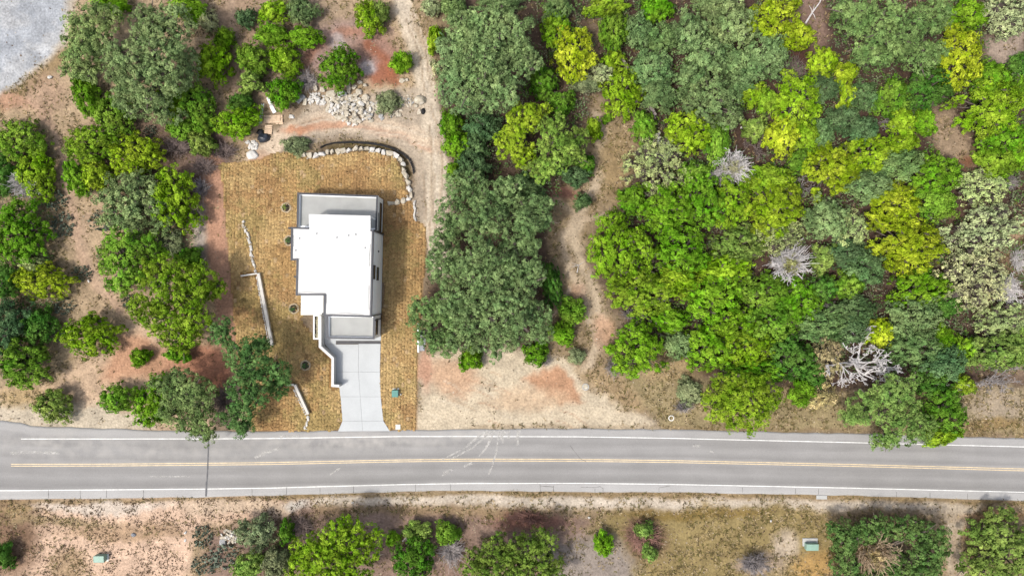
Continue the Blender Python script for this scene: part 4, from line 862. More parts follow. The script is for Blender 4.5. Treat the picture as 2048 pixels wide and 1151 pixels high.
def pile(label, loc, fixed, area, n, smin, smax, mound, mats, cat='rock pile'):
    x, y = W(*loc); t = thing('rock_pile', label, cat, (x, y, 0))
    cx_ = sum(p[0] for p in area) / len(area); cy_ = sum(p[1] for p in area) / len(area)
    xs_ = [p[0] for p in area]; ys_ = [p[1] for p in area]
    for (a, b, sx, sy, an, mt) in fixed:
        gx_, gy2 = W(a, b); rock(t, a, b, sx * 1.2, sy * 1.2, 0.10 + 0.010 * min(sx, sy), R(an), float(ground_z(gx_, gy2)) + 0.08 + mound * 0.55 * rnd.random(), mt)
    k = 0
    while k < n:
        a, b = rnd.uniform(min(xs_), max(xs_)), rnd.uniform(min(ys_), max(ys_))
        if not inpoly(area, np.array([a]), np.array([b]))[0]: continue
        k += 1; dd_ = float(dline(area, np.array([a]), np.array([b]), True)[0]); s = rnd.uniform(smin, smax) ** 1.0
        rock(t, a, b, s * rnd.uniform(1, 1.7), s * rnd.uniform(.7, 1.1), s * 0.03 + 0.05, rnd.uniform(0, 3.14), 0.03 + min(1, dd_ / 15) * mound * rnd.uniform(0.4, 1.0), rnd.choice(mats))
LS, WS, GS = 'limestone', 'white_stone', 'grey_stone'
pile('wide pile of broken cream limestone slabs behind the turf', (700, 210),
     [(630, 174, 8, 15, -20, LS), (645, 178.5, 10, 10, 0, LS), (662, 188, 17, 15, 20, LS), (684, 189, 18, 14, 10, GS), (698, 177, 9, 20, -8, LS), (698, 195, 18, 8, -20, LS), (708, 174, 8, 9, 30, LS), (718, 183, 12, 9, 20, LS), (713, 190, 12, 7, 0, LS), (732, 195, 13, 11, 50, LS), (711, 198, 10, 7, 0, LS), (674, 203, 16, 9, 40, LS), (690, 197, 14, 6, -25, LS), (717, 206, 18, 8, 10, LS), (727, 204, 14, 6, 15, LS), (738, 212, 10, 9, 0, LS), (755, 213, 12, 8, 10, LS), (735, 230, 20, 15, 20, GS), (717, 241, 12, 7, 40, LS), (692, 228, 12, 11, 0, LS), (675, 231, 7, 6, 0, LS), (656, 216, 12, 7, -40, LS), (745, 220, 9, 6, 60, LS), (600, 197, 14, 18, 40, GS), (610, 204, 7, 15, 10, LS), (660, 205, 10, 10, 0, LS), (720, 165, 9, 7, 30, LS), (730, 170, 7, 6, 0, LS)],
     [(652, 192), (735, 195), (758, 215), (748, 242), (705, 250), (678, 238), (652, 222)], 165, 4.5, 9.5, 0.7, [LS, LS, LS, WS])
pile('loose spread of limestone rubble around the grey bush', (775, 215), [(788, 190, 9, 7, 20, LS), (795, 228, 10, 7, 50, LS), (762, 232, 9, 8, 0, GS)], [(752, 190), (790, 185), (806, 200), (800, 236), (770, 242), (750, 232)], 46, 3.5, 7.5, 0.12, [LS, LS, GS])
pile('heap of small bright white stones beside the limestone slabs', (633, 200), [], [(615, 190), (632, 184), (648, 192), (652, 206), (630, 212), (616, 205)], 55, 3.5, 7, 0.55, [WS])
pile('scatter of small pinkish stones beside the big round boulder', (815, 205), [(838, 224, 8, 10, 0, LS), (832, 212, 6, 5, 0, LS), (805, 162, 12, 8, 10, LS), (814, 160, 7, 6, 0, LS)], [(798, 195), (815, 190), (830, 205), (820, 214), (800, 208)], 30, 3, 6, 0.2, [LS, LS, GS])
pile('heap of white rubble beside the black bag', (503, 290), [], [(493, 284), (505, 281), (520, 288), (512, 300), (496, 300)], 30, 3.5, 8, 0.4, [WS])
pile('heap of pale stones beside the dark cactus south of the road', (455, 1075), [(446, 1083, 13, 11, 20, GS)], [(440, 1072), (452, 1058), (470, 1064), (476, 1082), (462, 1088)], 34, 4, 7.5, 0.4, [LS, WS, LS])
# loose stones and scraps lying about
for i, (px, py, s, lab) in enumerate([(198, 501, 6, 'small white scrap on the western dirt trail'), (177, 562, 5, 'pale stone by the trail above the round juniper'), (1178, 1034, 4, 'white scrap on the verge grass south of the road'), (705, 1004, 4, 'white scrap on the southern gravel verge'), (371, 1064, 5.5, 'white stone at the edge of the pink sand'), (370, 1080, 5, 'lower white stone at the edge of the pink sand'), (1542, 1041, 4, 'white scrap in the golden grass'), (672, 508, 0, ''), (1368, 133, 6, 'small pinkish stone showing between the oaks'), (1483, 256, 5, 'white scrap in the dark gap of the wood'), (100, 155, 7, 'pale flat stone below the gravel lot'), (584, 233, 10, 'short white plank beside the dirt track')]):
    if s: tag(rock(None, px, py, s * 1.3, s, s * 0.02 + .05, rnd.uniform(0, 3), 0.1, 'white_stone', 'loose_stone'), lab, 'stone', 'loose stones')

# ------------------------------------------------------------------ building leftovers
def boards(label, loc, rz, rows, mat, name='lumber_stack', cat='lumber'):
    x, y = W(*loc, 0.3); t = thing(name, label, cat, (x, y, float(ground_z(x, y))), rz)
    for (u0, u1, v0, v1, z0, z1, a) in rows:
        b = MB(); b.box(u0, u1, v0, v1, z0, z1, R(a)); b.build('plank', mat, t)
boards('stack of raw pinkish boards beside the green juniper', (546, 238), 0.04, [(-1.3, 1.35, -0.1 + k * .22, 0.1 + k * .22, 0.0, 0.2 + .03 * (k % 3), rnd.uniform(-1.5, 1.5)) for k in range(-2, 3)] + [(-1.2, 1.1, -.3 + k * .24, -.08 + k * .24, .26, .34, rnd.uniform(-3, 3)) for k in range(3)] + [(.3, 1.4, -.75, -.5, 0, .1, 0)], M['wood'])
boards('square stack of short boards above the black bag', (537, 259), -0.1, [(-.55, .5, -.62 + k * .26, -.4 + k * .26, 0, .2, rnd.uniform(-4, 4)) for k in range(5)], M['wood'])
boards('white boards leaning under the juniper by the lumber', (542, 210), R(-66), [(-1.2, -.1, -.22, .22, 0, .1, 0), (.0, 1.2, -.3, .2, 0.02, .14, 3)], M['white_wall'])
t = thing('pipe_bundle', 'two long pale pipes lying beside the boards', 'pipes', (*W(523.5, 227), 0.0)); 
for k in (-1, 1):
    b = MB(); b.tube([(.12 * k + .22, 1.4, .1), (.12 * k - .22, -1.45, .1)], 0.09, 8); b.build('pipe', M['pvc'], t)
def lump(name, px, py, rx, ry, rz_, mat, label, cat, seed, amp=0.3):
    bm = bmesh.new(); bmesh.ops.create_icosphere(bm, subdivisions=3, radius=1); r_ = random.Random(seed); off = r_.uniform(0, 50)
    from mathutils import noise as mn, Vector
    for v_ in bm.verts:
        d = 1 + amp * mn.noise(v_.co * 1.7 + Vector((off, 0, 0))) + amp * .5 * mn.noise(v_.co * 4 + Vector((off, 3, 0)))
        v_.co *= d; v_.co.z = max(v_.co.z, -0.2)
    me = bpy.data.meshes.new(name); bm.to_mesh(me); bm.free(); x, y = W(px, py, rz_ * .5)
    for p in me.polygons: p.use_smooth = True
    o = obj(name, me, mat, None, (x, y, float(ground_z(x, y)) + 0.02)); o.scale = (rx * SCALE, ry * SCALE, rz_); return tag(o, label, cat)
lump('rubbish_bag', 527, 275, 13, 9.5, 0.7, M['black_plastic'], 'large black plastic rubbish bag between boards and white rubble', 'bag', 4)
lump('rubbish_bag', 521, 264, 7, 6, 0.4, M['black_cloth'], 'smaller black bag beside the leafy juniper and boards', 'bag', 5)
lump('bucket', 846, 222, 4.2, 6, 0.4, M['black_cloth'], 'black bundle lying below the round boulder', 'bundle', 6)
lump('debris', 266, 1069, 5, 4, 0.25, M['grey_metal'], 'dark grey scrap on the sand south of the road', 'scrap', 8)
lump('boulder', 839, 199, 12.5, 9.5, 0.75, M['limestone'], 'large rounded pale boulder beside the dirt track', 'boulder', 14, 0.22)
lump('boulder', 503.5, 309, 12, 9.5, 0.5, M['white_stone'], 'big flat white boulder at the corner of the turf', 'boulder', 15, 0.22)
# silt fence
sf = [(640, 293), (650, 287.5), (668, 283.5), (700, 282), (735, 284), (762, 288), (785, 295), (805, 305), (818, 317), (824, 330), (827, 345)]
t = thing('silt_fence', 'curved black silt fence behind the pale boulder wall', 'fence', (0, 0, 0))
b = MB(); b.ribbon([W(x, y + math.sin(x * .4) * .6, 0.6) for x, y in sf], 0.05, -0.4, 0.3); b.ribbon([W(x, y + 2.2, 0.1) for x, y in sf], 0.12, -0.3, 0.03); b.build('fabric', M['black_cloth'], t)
for (a, b_, an, L_) in along(sf, 26):
    x, y = W(a, b_ - 1, .6); b = MB(); b.box(x - .03, x + .03, y - .03, y + .03, -.3, .45); b.build('stake', M['old_wood'], t)
# wooden fence in the wood
fa, fb = W(1238, 118, 1), W(1309, 238, 1); L_ = math.hypot(fb[0] - fa[0], fb[1] - fa[1]); an = math.atan2(fb[1] - fa[1], fb[0] - fa[0])
t = thing('wooden_fence', 'weathered grey board fence running under the trees by the clearing', 'fence', (*fa, float(ground_z(*fa))), an)
for k in range(5): b = MB(); b.box(k * L_ / 4 - .07, k * L_ / 4 + .07, -.07, .07, -.2, 1.5); b.build('post', M['old_wood'], t)
for k in range(int(L_ / .5)): b = MB(); b.box(k * .5 + .02, k * .5 + .46, .08 + (k % 2) * .02, .5, 1.32 + (k % 3) * .02, 1.38 + (k % 3) * .02); b.build('board', M['old_wood'], t)
for z in (.4, 1.2): b = MB(); b.box(0, L_, .07, .12, z, z + .12); b.build('rail', M['old_wood'], t)
# grey sheets beside the turf under the oak
t = thing('metal_sheets', 'grey metal sheets and white trim under the big oak beside the turf', 'metal sheets', (*W(845, 675), 0))
for (y0_, y1_, x0_, x1_) in ((660, 672, 839, 852), (674, 688, 839, 851), (689, 701, 839, 849)):
    q_ = [(W(x, y)[0] - t.location[0], W(x, y)[1] - t.location[1]) for x, y in ((x0_, y0_), (x1_, y0_), (x1_, y1_), (x0_, y1_))]; b = MB(); b.prism(q_, 0.02, 0.12); b.build('sheet', M['grey_metal'], t)
q_ = [(W(x, y)[0] - t.location[0], W(x, y)[1] - t.location[1]) for x, y in ((835, 646), (838, 646), (838.5, 704), (835.5, 704))]; b = MB(); b.prism(q_, 0.02, 0.25); b.build('trim', M['white_wall'], t)
for (px, py, r_, mt, lab) in [(1171, 773, 6.2, 'concrete_grey', 'concrete ring cover on the bare lot beside the clearing'), (1342.5, 835.5, 5, 'canopy_white', 'pale hose ring lying in the verge grass')]:
    x, y = W(px, py); t = thing('ring', lab, 'ring', (x, y, float(ground_z(x, y)))); b = MB(); rr = r_ * SCALE; b.ribbon([(rr * math.cos(k * .35), rr * math.sin(k * .35)) for k in range(18)], 0.1, -.05, .12, closed=True); b.build('rim', M[mt], t)
    if px < 1200: b = MB(); b.prism([(rr * .8 * math.cos(k * .7), rr * .8 * math.sin(k * .7)) for k in range(9)], -.05, .06); b.build('lid', M['limestone'], t)
b = MB(); x, y = W(1643, 993); b.box(x - .75, x + .75, y - .3, y + .25, -.05, .09); tag(b.build('concrete_block', M['concrete_grey']), 'pale concrete block at the southern road edge', 'block')
# ------------------------------------------------------------------ vegetation builders
def unit(a): return a / np.maximum(np.linalg.norm(a, axis=-1, keepdims=True), 1e-9)
def crown_mesh(name, lobes, style, seed):
    """Leaf tufts spread over the shells of several lobes; lobes = rows (x, y, z, rx, ry, rz) in metres."""
    r = np.random.default_rng(seed); lobes = np.array(lobes, float)
    P = dict(J=dict(sp=0.60, tr=(0.24, 0.44), n=30, ln=0.24, wd=0.12, nb=0.42, jit=0.24), O=dict(sp=0.54, tr=(0.24, 0.46), n=36, ln=0.18, wd=0.13, nb=0.6, jit=0.30), T=dict(sp=0.62, tr=(0.22, 0.44), n=26, ln=0.2, wd=0.07, nb=0.9, jit=0.35))[style]
    cs = []; ns = []; ls = []
    for k, (x, y, z, a, b, c) in enumerate(lobes):
        area = 2 * math.pi * ((a * b) ** 1.6 / 3 + (a * c) ** 1.6 / 3 + (b * c) ** 1.6 / 3) ** (1 / 1.6)
        for shell, dens in ((1.0, 1.0), (0.6, 0.25)):
            n = max(6, int(area * 1.2 * dens / P['sp'] ** 2 * shell ** 2))
            u = unit(r.normal(size=(n, 3))); u = u[u[:, 2] > -0.45]
            rad = shell * (1 + r.normal(0, 0.05, (len(u), 1)))
            p = u * np.array([a, b, c]) * rad + np.array([x, y, z]) + r.normal(0, P['jit'] * 0.5, (len(u), 3))
            nn = unit(u / np.array([a, b, c]))
            keep = np.ones(len(p), bool)
            for j, (x2, y2, z2, a2, b2, c2) in enumerate(lobes):
                if j == k: continue
                d = np.sqrt((((p - (x2, y2, z2)) / (a2, b2, c2)) ** 2).sum(1)); keep &= ~((d < 0.85 * shell) & (r.random(len(p)) < 0.92))
            keep &= p[:, 2] > 0.15
            cs.append(p[keep]); ns.append(nn[keep]); ls.append(np.full(keep.sum(), k))
    c = np.concatenate(cs); n_ = np.concatenate(ns); m = len(c); L = P['n']
    tr = r.uniform(*P['tr'], m) * r.choice([0.8, 1.0, 1.15], m)
    u = unit(r.normal(size=(m, L, 3)) + 0.85 * n_[:, None] + np.array([0, 0, 0.35]))
    pos = c[:, None] + u * (tr[:, None] * r.uniform(0.55, 1.0, (m, L)))[..., None] * np.array([1, 1, 0.85])
    ext = np.array([np.abs(lobes[:, 0]).max() + 1, np.abs(lobes[:, 1]).max() + 1, lobes[:, 2].max() + .6]) if len(lobes) < 60 else None
    dome = unit((c - np.array([lobes[0, 0], lobes[0, 1], .15 * ext[2]])) / ext) if ext is not None else n_
    nor = unit(u * .75 + .75 * dome[:, None] + P['nb'] * r.normal(size=(m, L, 3)))
    t1 = unit(np.cross(nor, r.normal(size=(m, L, 3)))); t2 = np.cross(nor, t1)
    ln = P['ln'] * r.uniform(0.6, 1.35, (m, L, 1)); wd = P['wd'] * r.uniform(0.7, 1.3, (m, L, 1))
    q = np.stack([pos - t1 * ln / 2, pos + t2 * wd / 2 - t1 * ln * .05, pos + t1 * ln / 2, pos - t2 * wd / 2 - t1 * ln * .05], 2).reshape(-1, 3)
    # coarse inner foliage that closes the crown
    ic = []; iu = []
    for (x, y, z, a, b_, c_) in lobes:
        k = max(10, int(9 * a * b_ * 4.2)); uu = unit(r.normal(size=(k, 3)) * np.array([1, 1, .8]) + np.array([0, 0, .25])); ic.append(np.array([x, y, z]) + uu * np.array([a, b_, c_]) * r.uniform(.15, .52, (k, 1))); iu.append(uu)
    ic = np.concatenate(ic); iu = np.concatenate(iu); ok = ic[:, 2] > .1; ic = ic[ok]; iu = unit(iu[ok] + .5 * r.normal(size=iu[ok].shape)); i1 = unit(np.cross(iu, r.normal(size=iu.shape))); i2 = np.cross(iu, i1); s1 = r.uniform(.2, .42, (len(ic), 1)); s2 = r.uniform(.1, .24, (len(ic), 1))
    qi = np.stack([ic - i1 * s1, ic + i2 * s2, ic + i1 * s1, ic - i2 * s2], 1).reshape(-1, 3)
    lt = r.normal(0, .13, len(lobes))[np.concatenate(ls)][:, None]; tint = np.clip(r.normal(0.5, 0.15, (m, 1)) + lt + r.normal(0, 0.13, (m, L)), 0, 1)
    tint = np.concatenate([np.repeat(tint.reshape(-1), 4), np.repeat(np.clip(r.normal(.45, .2, len(ic)), 0, 1), 4)]); q = np.concatenate([q, qi])
    me = mesh_np(name, q, quads=np.arange(len(q)).reshape(-1, 4)); vfloat(me, tint, 'tint'); vfloat(me, np.concatenate([np.zeros(len(q) - len(qi)), np.repeat((r.random(len(ic)) < (.8 if style == 'T' else .2)).astype(float), 4)]), 'twig')
    me.materials.append(M['foliage']); return me
def gen_lobes(Rr, seed, style):
    """A dome of many small bough ends with seams between them; the outline is uneven."""
    r = random.Random(seed); L = [(0, 0, .48 * Rr, .56 * Rr, .56 * Rr, .44 * Rr)]
    ph = [r.uniform(0, 6.28) for _ in range(3)]; n = int(7 + 5.0 * Rr) if Rr > 1.2 else 7
    for k in range(n):
        t = (k + .5) / n; a = k * 2.39996 + r.uniform(-.35, .35); e = 1 - 1.0 * t          # golden spiral over the dome
        out = 1 + .10 * math.sin(2 * a + ph[0]) + .09 * math.sin(3 * a + ph[1]) + .06 * math.sin(5 * a + ph[2])
        ce = math.sqrt(max(0, 1 - e * e)); s = r.uniform(.62, 1.3) * Rr * (.98 / math.sqrt(n)) * 1.02
        d = (1 - s / Rr * .9) * Rr * out * r.uniform(.86, 1.04)
        L.append((d * ce * math.cos(a), d * ce * math.sin(a), (.34 + .62 * e * r.uniform(.8, 1.12)) * Rr, s * r.uniform(.85, 1.2), s * r.uniform(.85, 1.2), s * r.uniform(.7, 1.0)))
    return L
def trunk_mesh(lobes, seed, rad, name='trunk'):
    r = random.Random(seed); b = MB(); z0 = 0.0
    top = max(l[2] for l in lobes) * 0.75; cx = sum(l[0] for l in lobes) / len(lobes) * .4; cy = sum(l[1] for l in lobes) / len(lobes) * .4
    b.tube([(0, 0, -0.3), (cx * .2, cy * .2, top * .3), (cx * .6, cy * .6, top * .65), (cx, cy, top)], [rad * 1.3, rad, rad * .75, rad * .35], 7)
    for (x, y, z, *_) in lobes[1:]:
        zz = top * r.uniform(.2, .5); mx, my = x * .5 + r.uniform(-.2, .2), y * .5 + r.uniform(-.2, .2)
        b.tube([(cx * .4, cy * .4, zz), (mx, my, (zz + z) / 2 + .1), (x, y, z), (x * 1.25, y * 1.25, z + .3)], [rad * .55, rad * .4, rad * .25, rad * .08], 5)
    me = mesh(name, b.v, b.f); me.materials.append(M['bark']); return me
VAR = {}
def variant(style, rad):
    sizes = (1.0, 1.6, 2.3, 3.1, 4.2); s = min(sizes, key=lambda q: abs(math.log(rad / q))); k = rnd.randrange(3); key = (style, s, k)
    if key not in VAR:
        sd = int(s * 10) * 7 + k * 131 + ord(style); lb = gen_lobes(s, sd, style)
        VAR[key] = (crown_mesh('crown', lb, style, sd), trunk_mesh(lb, sd, .06 + .045 * s))
    return VAR[key], s
TONES = dict(J=[(.128, .26, .009), (.10, .225, .010), (.155, .275, .009), (.125, .24, .02), (.11, .25, .009)], Y=[(.195, .31, .011), (.18, .295, .011), (.225, .325, .011), (.17, .275, .016)], K=[(.075, .18, .014), (.065, .16, .022)], G=[(.16, .25, .05), (.18, .265, .05)], O=[(.15, .23, .085), (.135, .215, .07), (.17, .25, .095)], B=[(.095, .165, .06), (.085, .155, .062)], P=[(.36, .43, .17), (.38, .42, .21)], S=[(.19, .225, .11), (.17, .205, .10)], T=[(.40, .33, .15), (.38, .33, .17)])
WORDS = dict(J='bright green juniper', Y='yellow-green juniper', K='dark green juniper', G='olive green juniper', O='grey-green oak', B='dark bluish green oak', P='pale thinning tree', S='grey-green shrub', T='tan leaved tree')
GROUPS = dict(J='junipers', Y='junipers', K='junipers', G='junipers', O='oaks', B='oaks', P='thinning trees', S='shrubs', T='thinning trees')
NAMES = dict(J='juniper_tree', Y='juniper_tree', K='juniper_tree', G='juniper_tree', O='oak_tree', B='oak_tree', P='thinning_tree', S='shrub', T='thinning_tree')
def height_of(code, rad):
    if code == 'S' and rad < 1.9: return rad * 0.95 + 0.2
    return (1.15 * rad + 1.5) if code in 'OB' else (1.25 * rad + 1.0)
def plant(code, px, py, rx, ry, tail, hmul=1.0):
    rx_, ry_ = rx * SCALE, ry * SCALE; rad = math.sqrt(rx_ * ry_); h = height_of(code, rad) * hmul
    x, y = W(px, py, h * 0.5); style = 'O' if code in 'OBS' else ('T' if code in 'PT' else 'J')
    (cm, tm), s = variant(style, rad)
    small = rad < 1.2
    t = thing('shrub' if (small and code not in 'OB') else NAMES[code], f'{WORDS[code]} {tail}', 'shrub' if (small or code == 'S') else 'tree', (x, y, float(ground_z(x, y)) - 0.03), 0.0, GROUPS[code])
    q = rnd.randrange(4); rz = q * math.pi / 2 + rnd.uniform(-.3, .3)
    a, b = (rx_, ry_) if q % 2 == 0 else (ry_, rx_)
    k = (1.17 if (px > 1190 and rx > 34) else 1.09 if px > 1190 else 1.2 if (px < 475 and 20 < rx and py < 700 and 'alone' not in tail) else 1.05) / (s * 0.97)
    c = obj('crown', cm, None, t); c.rotation_euler = (0, 0, rz); c.scale = (a * k, b * k, h / (s * 1.2))
    tn = (.265, .345, .012) if (code == 'Y' and tail.startswith(('golden', 'round and golden', 'small and golden', 'glowing'))) else rnd.choice(TONES[code]); v = rnd.uniform(.88, 1.12); c.color = (tn[0] * v * rnd.uniform(.93, 1.07), tn[1] * v, tn[2] * v, 1)
    u = obj('trunk', tm, None, t); u.rotation_euler = c.rotation_euler; u.scale = (a * k, b * k, h / (s * 1.2))
    return t
def lobed(code, lobes_px, label, hz, seed, tone=None, name=None, trunk=0.35, base=None):
    """A tree whose crown outline is irregular: lobes in photo pixels (x, y, rx, ry, z)."""
    cx = sum(l[0] for l in lobes_px) / len(lobes_px); cy = sum(l[1] for l in lobes_px) / len(lobes_px)
    if base: cx, cy = base
    x, y = W(cx, cy, hz * .3); gz = float(ground_z(x, y)); t = thing(name or NAMES[code], label, 'tree', (x, y, gz), 0, GROUPS[code])
    LB = []
    for (a, b, ra, rb, zf) in lobes_px:
        z = hz * zf; lx, ly = W(a, b, z); ra_, rb_ = ra * SCALE * .99, rb * SCALE * .99
        m_ = min(ra_, rb_); LB.append((lx - x, ly - y, z - gz - .12 * m_, ra_ * .74, rb_ * .74, m_ * .5)); r_ = random.Random(seed + len(LB)); n = max(5, int(ra_ * rb_ * 1.25))
        for k in range(n):
            t_ = (k + .5) / n; an = k * 2.39996 + r_.uniform(-.4, .4); d = math.sqrt(t_) * r_.uniform(.8, 1.02) * .86; s = r_.uniform(.55, 1.0)
            LB.append((lx - x + ra_ * d * math.cos(an), ly - y + rb_ * d * math.sin(an), z - gz + m_ * (.48 * math.sqrt(max(0, 1 - d * d)) - .12 + r_.uniform(-.12, .16)), s * r_.uniform(.8, 1.25), s * r_.uniform(.8, 1.25), s * .8))
    style = 'O' if code in 'OB' else ('T' if code in 'PT' else 'J')
    c = obj('crown', crown_mesh('crown', LB, style, seed), None, t); tn = tone or TONES[code][0]; c.color = (*tn, 1)
    obj('trunk', trunk_mesh([(0, 0, hz * .5, 1, 1, 1)] + [l for i, l in enumerate(LB) if i % 9 == 0], seed, trunk), None, t)
    return t
# dead trees
def branch_mesh(seed, Rr, h, n0, depth, th, dense=0):
    r = random.Random(seed); b = MB()
    def grow(p, d, l, rad, k):
        p = np.array(p, float); pts = [p]; dd = np.array(d, float)
        for i in range(3):
            dd = dd + np.array([r.gauss(0, .22), r.gauss(0, .22), r.gauss(0, .12)]); dd /= np.linalg.norm(dd); pts.append(pts[-1] + dd * l / 3)
        b.tube(pts, [rad, rad * .85, rad * .7, rad * .5], 4, cap=False)
        if k <= 0: return
        for i in range(r.randint(2, 3)):
            j = r.randint(1, 3); nd = dd + np.array([r.gauss(0, .65), r.gauss(0, .65), r.gauss(0.05, .3)]); nd /= np.linalg.norm(nd)
            grow(pts[j], nd, l * r.uniform(.5, .75), max(rad * .55, 0.026), k - 1)
    b.tube([(0, 0, -.2), (0, 0, h * .35)], [th * 1.6, th * 1.2], 6)
    for k in range(n0):
        a = 2 * math.pi * (k + r.uniform(-.3, .3)) / n0; e = r.uniform(.15, .7)
        grow((0, 0, h * .3), (math.cos(a), math.sin(a), e), Rr * r.uniform(.45, .6), th, depth)
    for k in range(dense):
        a = r.uniform(0, 6.28); e = r.uniform(.1, 1.2); d = np.array((math.cos(a), math.sin(a), e)); d /= np.linalg.norm(d); s = r.uniform(.35, 1.0) * Rr
        p0 = d * s * .35 + np.array((0, 0, h * .25)); p1 = d * s * .7 + np.array((r.gauss(0, .2), r.gauss(0, .2), h * .25)); p2 = d * s + np.array((r.gauss(0, .35), r.gauss(0, .35), h * .25 + r.uniform(-.2, .2)))
        b.tube([p0, p1, p2], [.045, .035, .02], 3, cap=False)
    me = mesh('branches', b.v, b.f); return me
DEADV = {}
def dead(px, py, rx, ry, tail, kind='fuzzy', mat='dead_wood', leaf=None, name='dead_tree', hm=1.25):
    rad = math.sqrt(rx * ry) * SCALE; h = (rad * .9 + .6) * hm; x, y = W(px, py, h * .6)
    t = thing(name, tail, 'dead tree' if name == 'dead_tree' else 'brush', (x, y, float(ground_z(x, y))), 0, 'dead trees' if name == 'dead_tree' else 'brush piles')
    k = rnd.randrange(2); key = (kind, k, mat)
    if key not in DEADV:
        me = branch_mesh(50 + k, 2.5, 2.6, 11, 4, .07, 330) if kind == 'fuzzy' else (branch_mesh(60 + k, 3.1, 2.4, 7, 5, .095, 0) if kind == 'limbs' else branch_mesh(70 + k, 2.5, .9, 9, 2, .05, 260))
        me.materials.append(M[mat]); DEADV[key] = me
    o = obj('branches', DEADV[key], None, t); q = rnd.randrange(4); a, b = (rx, ry) if q % 2 == 0 else (ry, rx); o.rotation_euler = (0, 0, q * math.pi / 2 + rnd.uniform(-.2, .2)); o.scale = (a * SCALE / 2.5, b * SCALE / 2.5, h / 2.8 if kind != 'brush' else .8)
    if leaf:
        (cm, tm), s = variant('T', rad * .5); c = obj('crown', cm, None, t); f = rad * .45 / s; c.scale = (f, f, h * .8 / (s * 1.2)); c.color = (*leaf, 1); c.rotation_euler = (0, 0, rnd.uniform(0, 6))
    return t
# prickly pear
def pear_mesh(seed):
    r = random.Random(seed); v = []; f = []
    for k in range(95):
        a = r.uniform(0, 6.28); d = math.sqrt(r.random()) * 1.5; c = np.array((d * math.cos(a), d * math.sin(a), r.uniform(.1, .75) * (1.3 - d / 2.2))); n = unit(np.array([r.gauss(0, 1), r.gauss(0, 1), r.gauss(0.2, .6)])); u = unit(np.cross(n, (0.1, .2, 1))); w = np.cross(n, u); s = r.uniform(.14, .24)
        i = len(v)
        for sg in (-1, 1): v += [c + u * s * .8 * math.cos(t_) + w * s * math.sin(t_) + n * .025 * sg for t_ in [q * math.pi / 3 for q in range(6)]]
        f += [tuple(range(i + 5, i - 1, -1)), tuple(range(i + 6, i + 12))] + [(i + q, i + (q + 1) % 6, i + 6 + (q + 1) % 6, i + 6 + q) for q in range(6)]
    me = mesh('pads', v, f); me.materials.append(M['pear']); return me
M['pear'] = noise_mat('pear', (0.11, 0.135, 0.095), var=0.5, scale=2.5, rough=0.55)
PEAR = [pear_mesh(1), pear_mesh(2)]
def cactus(px, py, rx, ry, label):
    x, y = W(px, py, .3); t = thing('prickly_pear', label, 'cactus', (x, y, float(ground_z(x, y))), 0, 'prickly pear clumps')
    o = obj('pads', rnd.choice(PEAR), None, t); o.scale = (rx * SCALE / 1.5, ry * SCALE / 1.5, 1.0); o.rotation_euler = (0, 0, rnd.choice((0, math.pi)))
    b = MB(); b.tube([(0, 0, -.1), (0.05, 0, .35)], [.12, .08], 6); b.build('stem', M['pear'], t)
# ------------------------------------------------------------------ the big irregular crowns
lobed('O', [(1000, 395, 62, 45, .62), (930, 378, 44, 42, .55), (1072, 425, 40, 42, .6), (905, 438, 42, 38, .6), (965, 450, 50, 40, .85), (1045, 470, 50, 45, .8)], 'big grey-green oak north of the largest oak, beside the dirt track', 8.5, 301, (0.144, 0.221, 0.081))
lobed('O', [(900, 530, 55, 48, .62), (975, 535, 62, 55, .95), (1050, 548, 45, 48, .75), (930, 610, 58, 48, .75), (1008, 620, 62, 52, .85), (1070, 640, 40, 48, .6), (935, 676, 48, 30, .5), (1000, 682, 52, 32, .55), (895, 478, 30, 25, .5)], 'largest grey-green oak, spreading between the turf and the clearing', 9.5, 302, (0.155, 0.234, 0.087), trunk=.5)
lobed('O', [(852, 622, 40, 34, .7), (888, 606, 34, 26, .8), (860, 672, 30, 30, .6), (888, 690, 34, 26, .55), (905, 655, 30, 28, .65)], 'open branched oak limb spreading over the turf edge and grey sheets', 6.5, 303, (0.138, 0.221, 0.071), base=(925, 640))
lobed('O', [(300, 135, 92, 82, .8), (330, 50, 62, 48, .75), (280, 195, 62, 42, .55), (365, 130, 36, 50, .6), (325, 225, 42, 24, .4)], 'huge grey-green oak below the top edge, beside the gravel lot', 9.5, 304, (0.173, 0.240, 0.093), trunk=.5)
lobed('O', [(178, 80, 52, 62, .7), (205, 40, 46, 36, .75), (150, 130, 26, 34, .5), (185, 140, 34, 28, .5)], 'olive grey oak at the very edge of the gravel lot', 7.0, 305, (0.173, 0.240, 0.081))
lobed('O', [(995, 65, 72, 55, .8), (960, 120, 60, 50, .9), (1035, 120, 48, 52, .7), (930, 60, 42, 45, .65), (985, 180, 62, 50, .75)], 'tall grey-green oak crown in the middle of the top strip', 9.0, 306, (0.178, 0.260, 0.098), trunk=.45)
lobed('O', [(912, 110, 38, 48, .7), (905, 165, 34, 40, .6), (925, 205, 38, 26, .5)], 'slim grey oak standing right beside the upper dirt track', 7.0, 307, (0.150, 0.234, 0.093))
lobed('B', [(449, 662, 22, 34, .8), (492, 715, 46, 42, .9), (548, 745, 36, 32, .75), (500, 785, 46, 42, .8), (470, 828, 30, 34, .6), (560, 770, 24, 22, .55), (520, 690, 26, 22, .7), (490, 855, 16, 14, .4)], 'dark ragged oak leaning over the western turf and its walls', 8.0, 308, (0.083, 0.167, 0.046), trunk=.4)
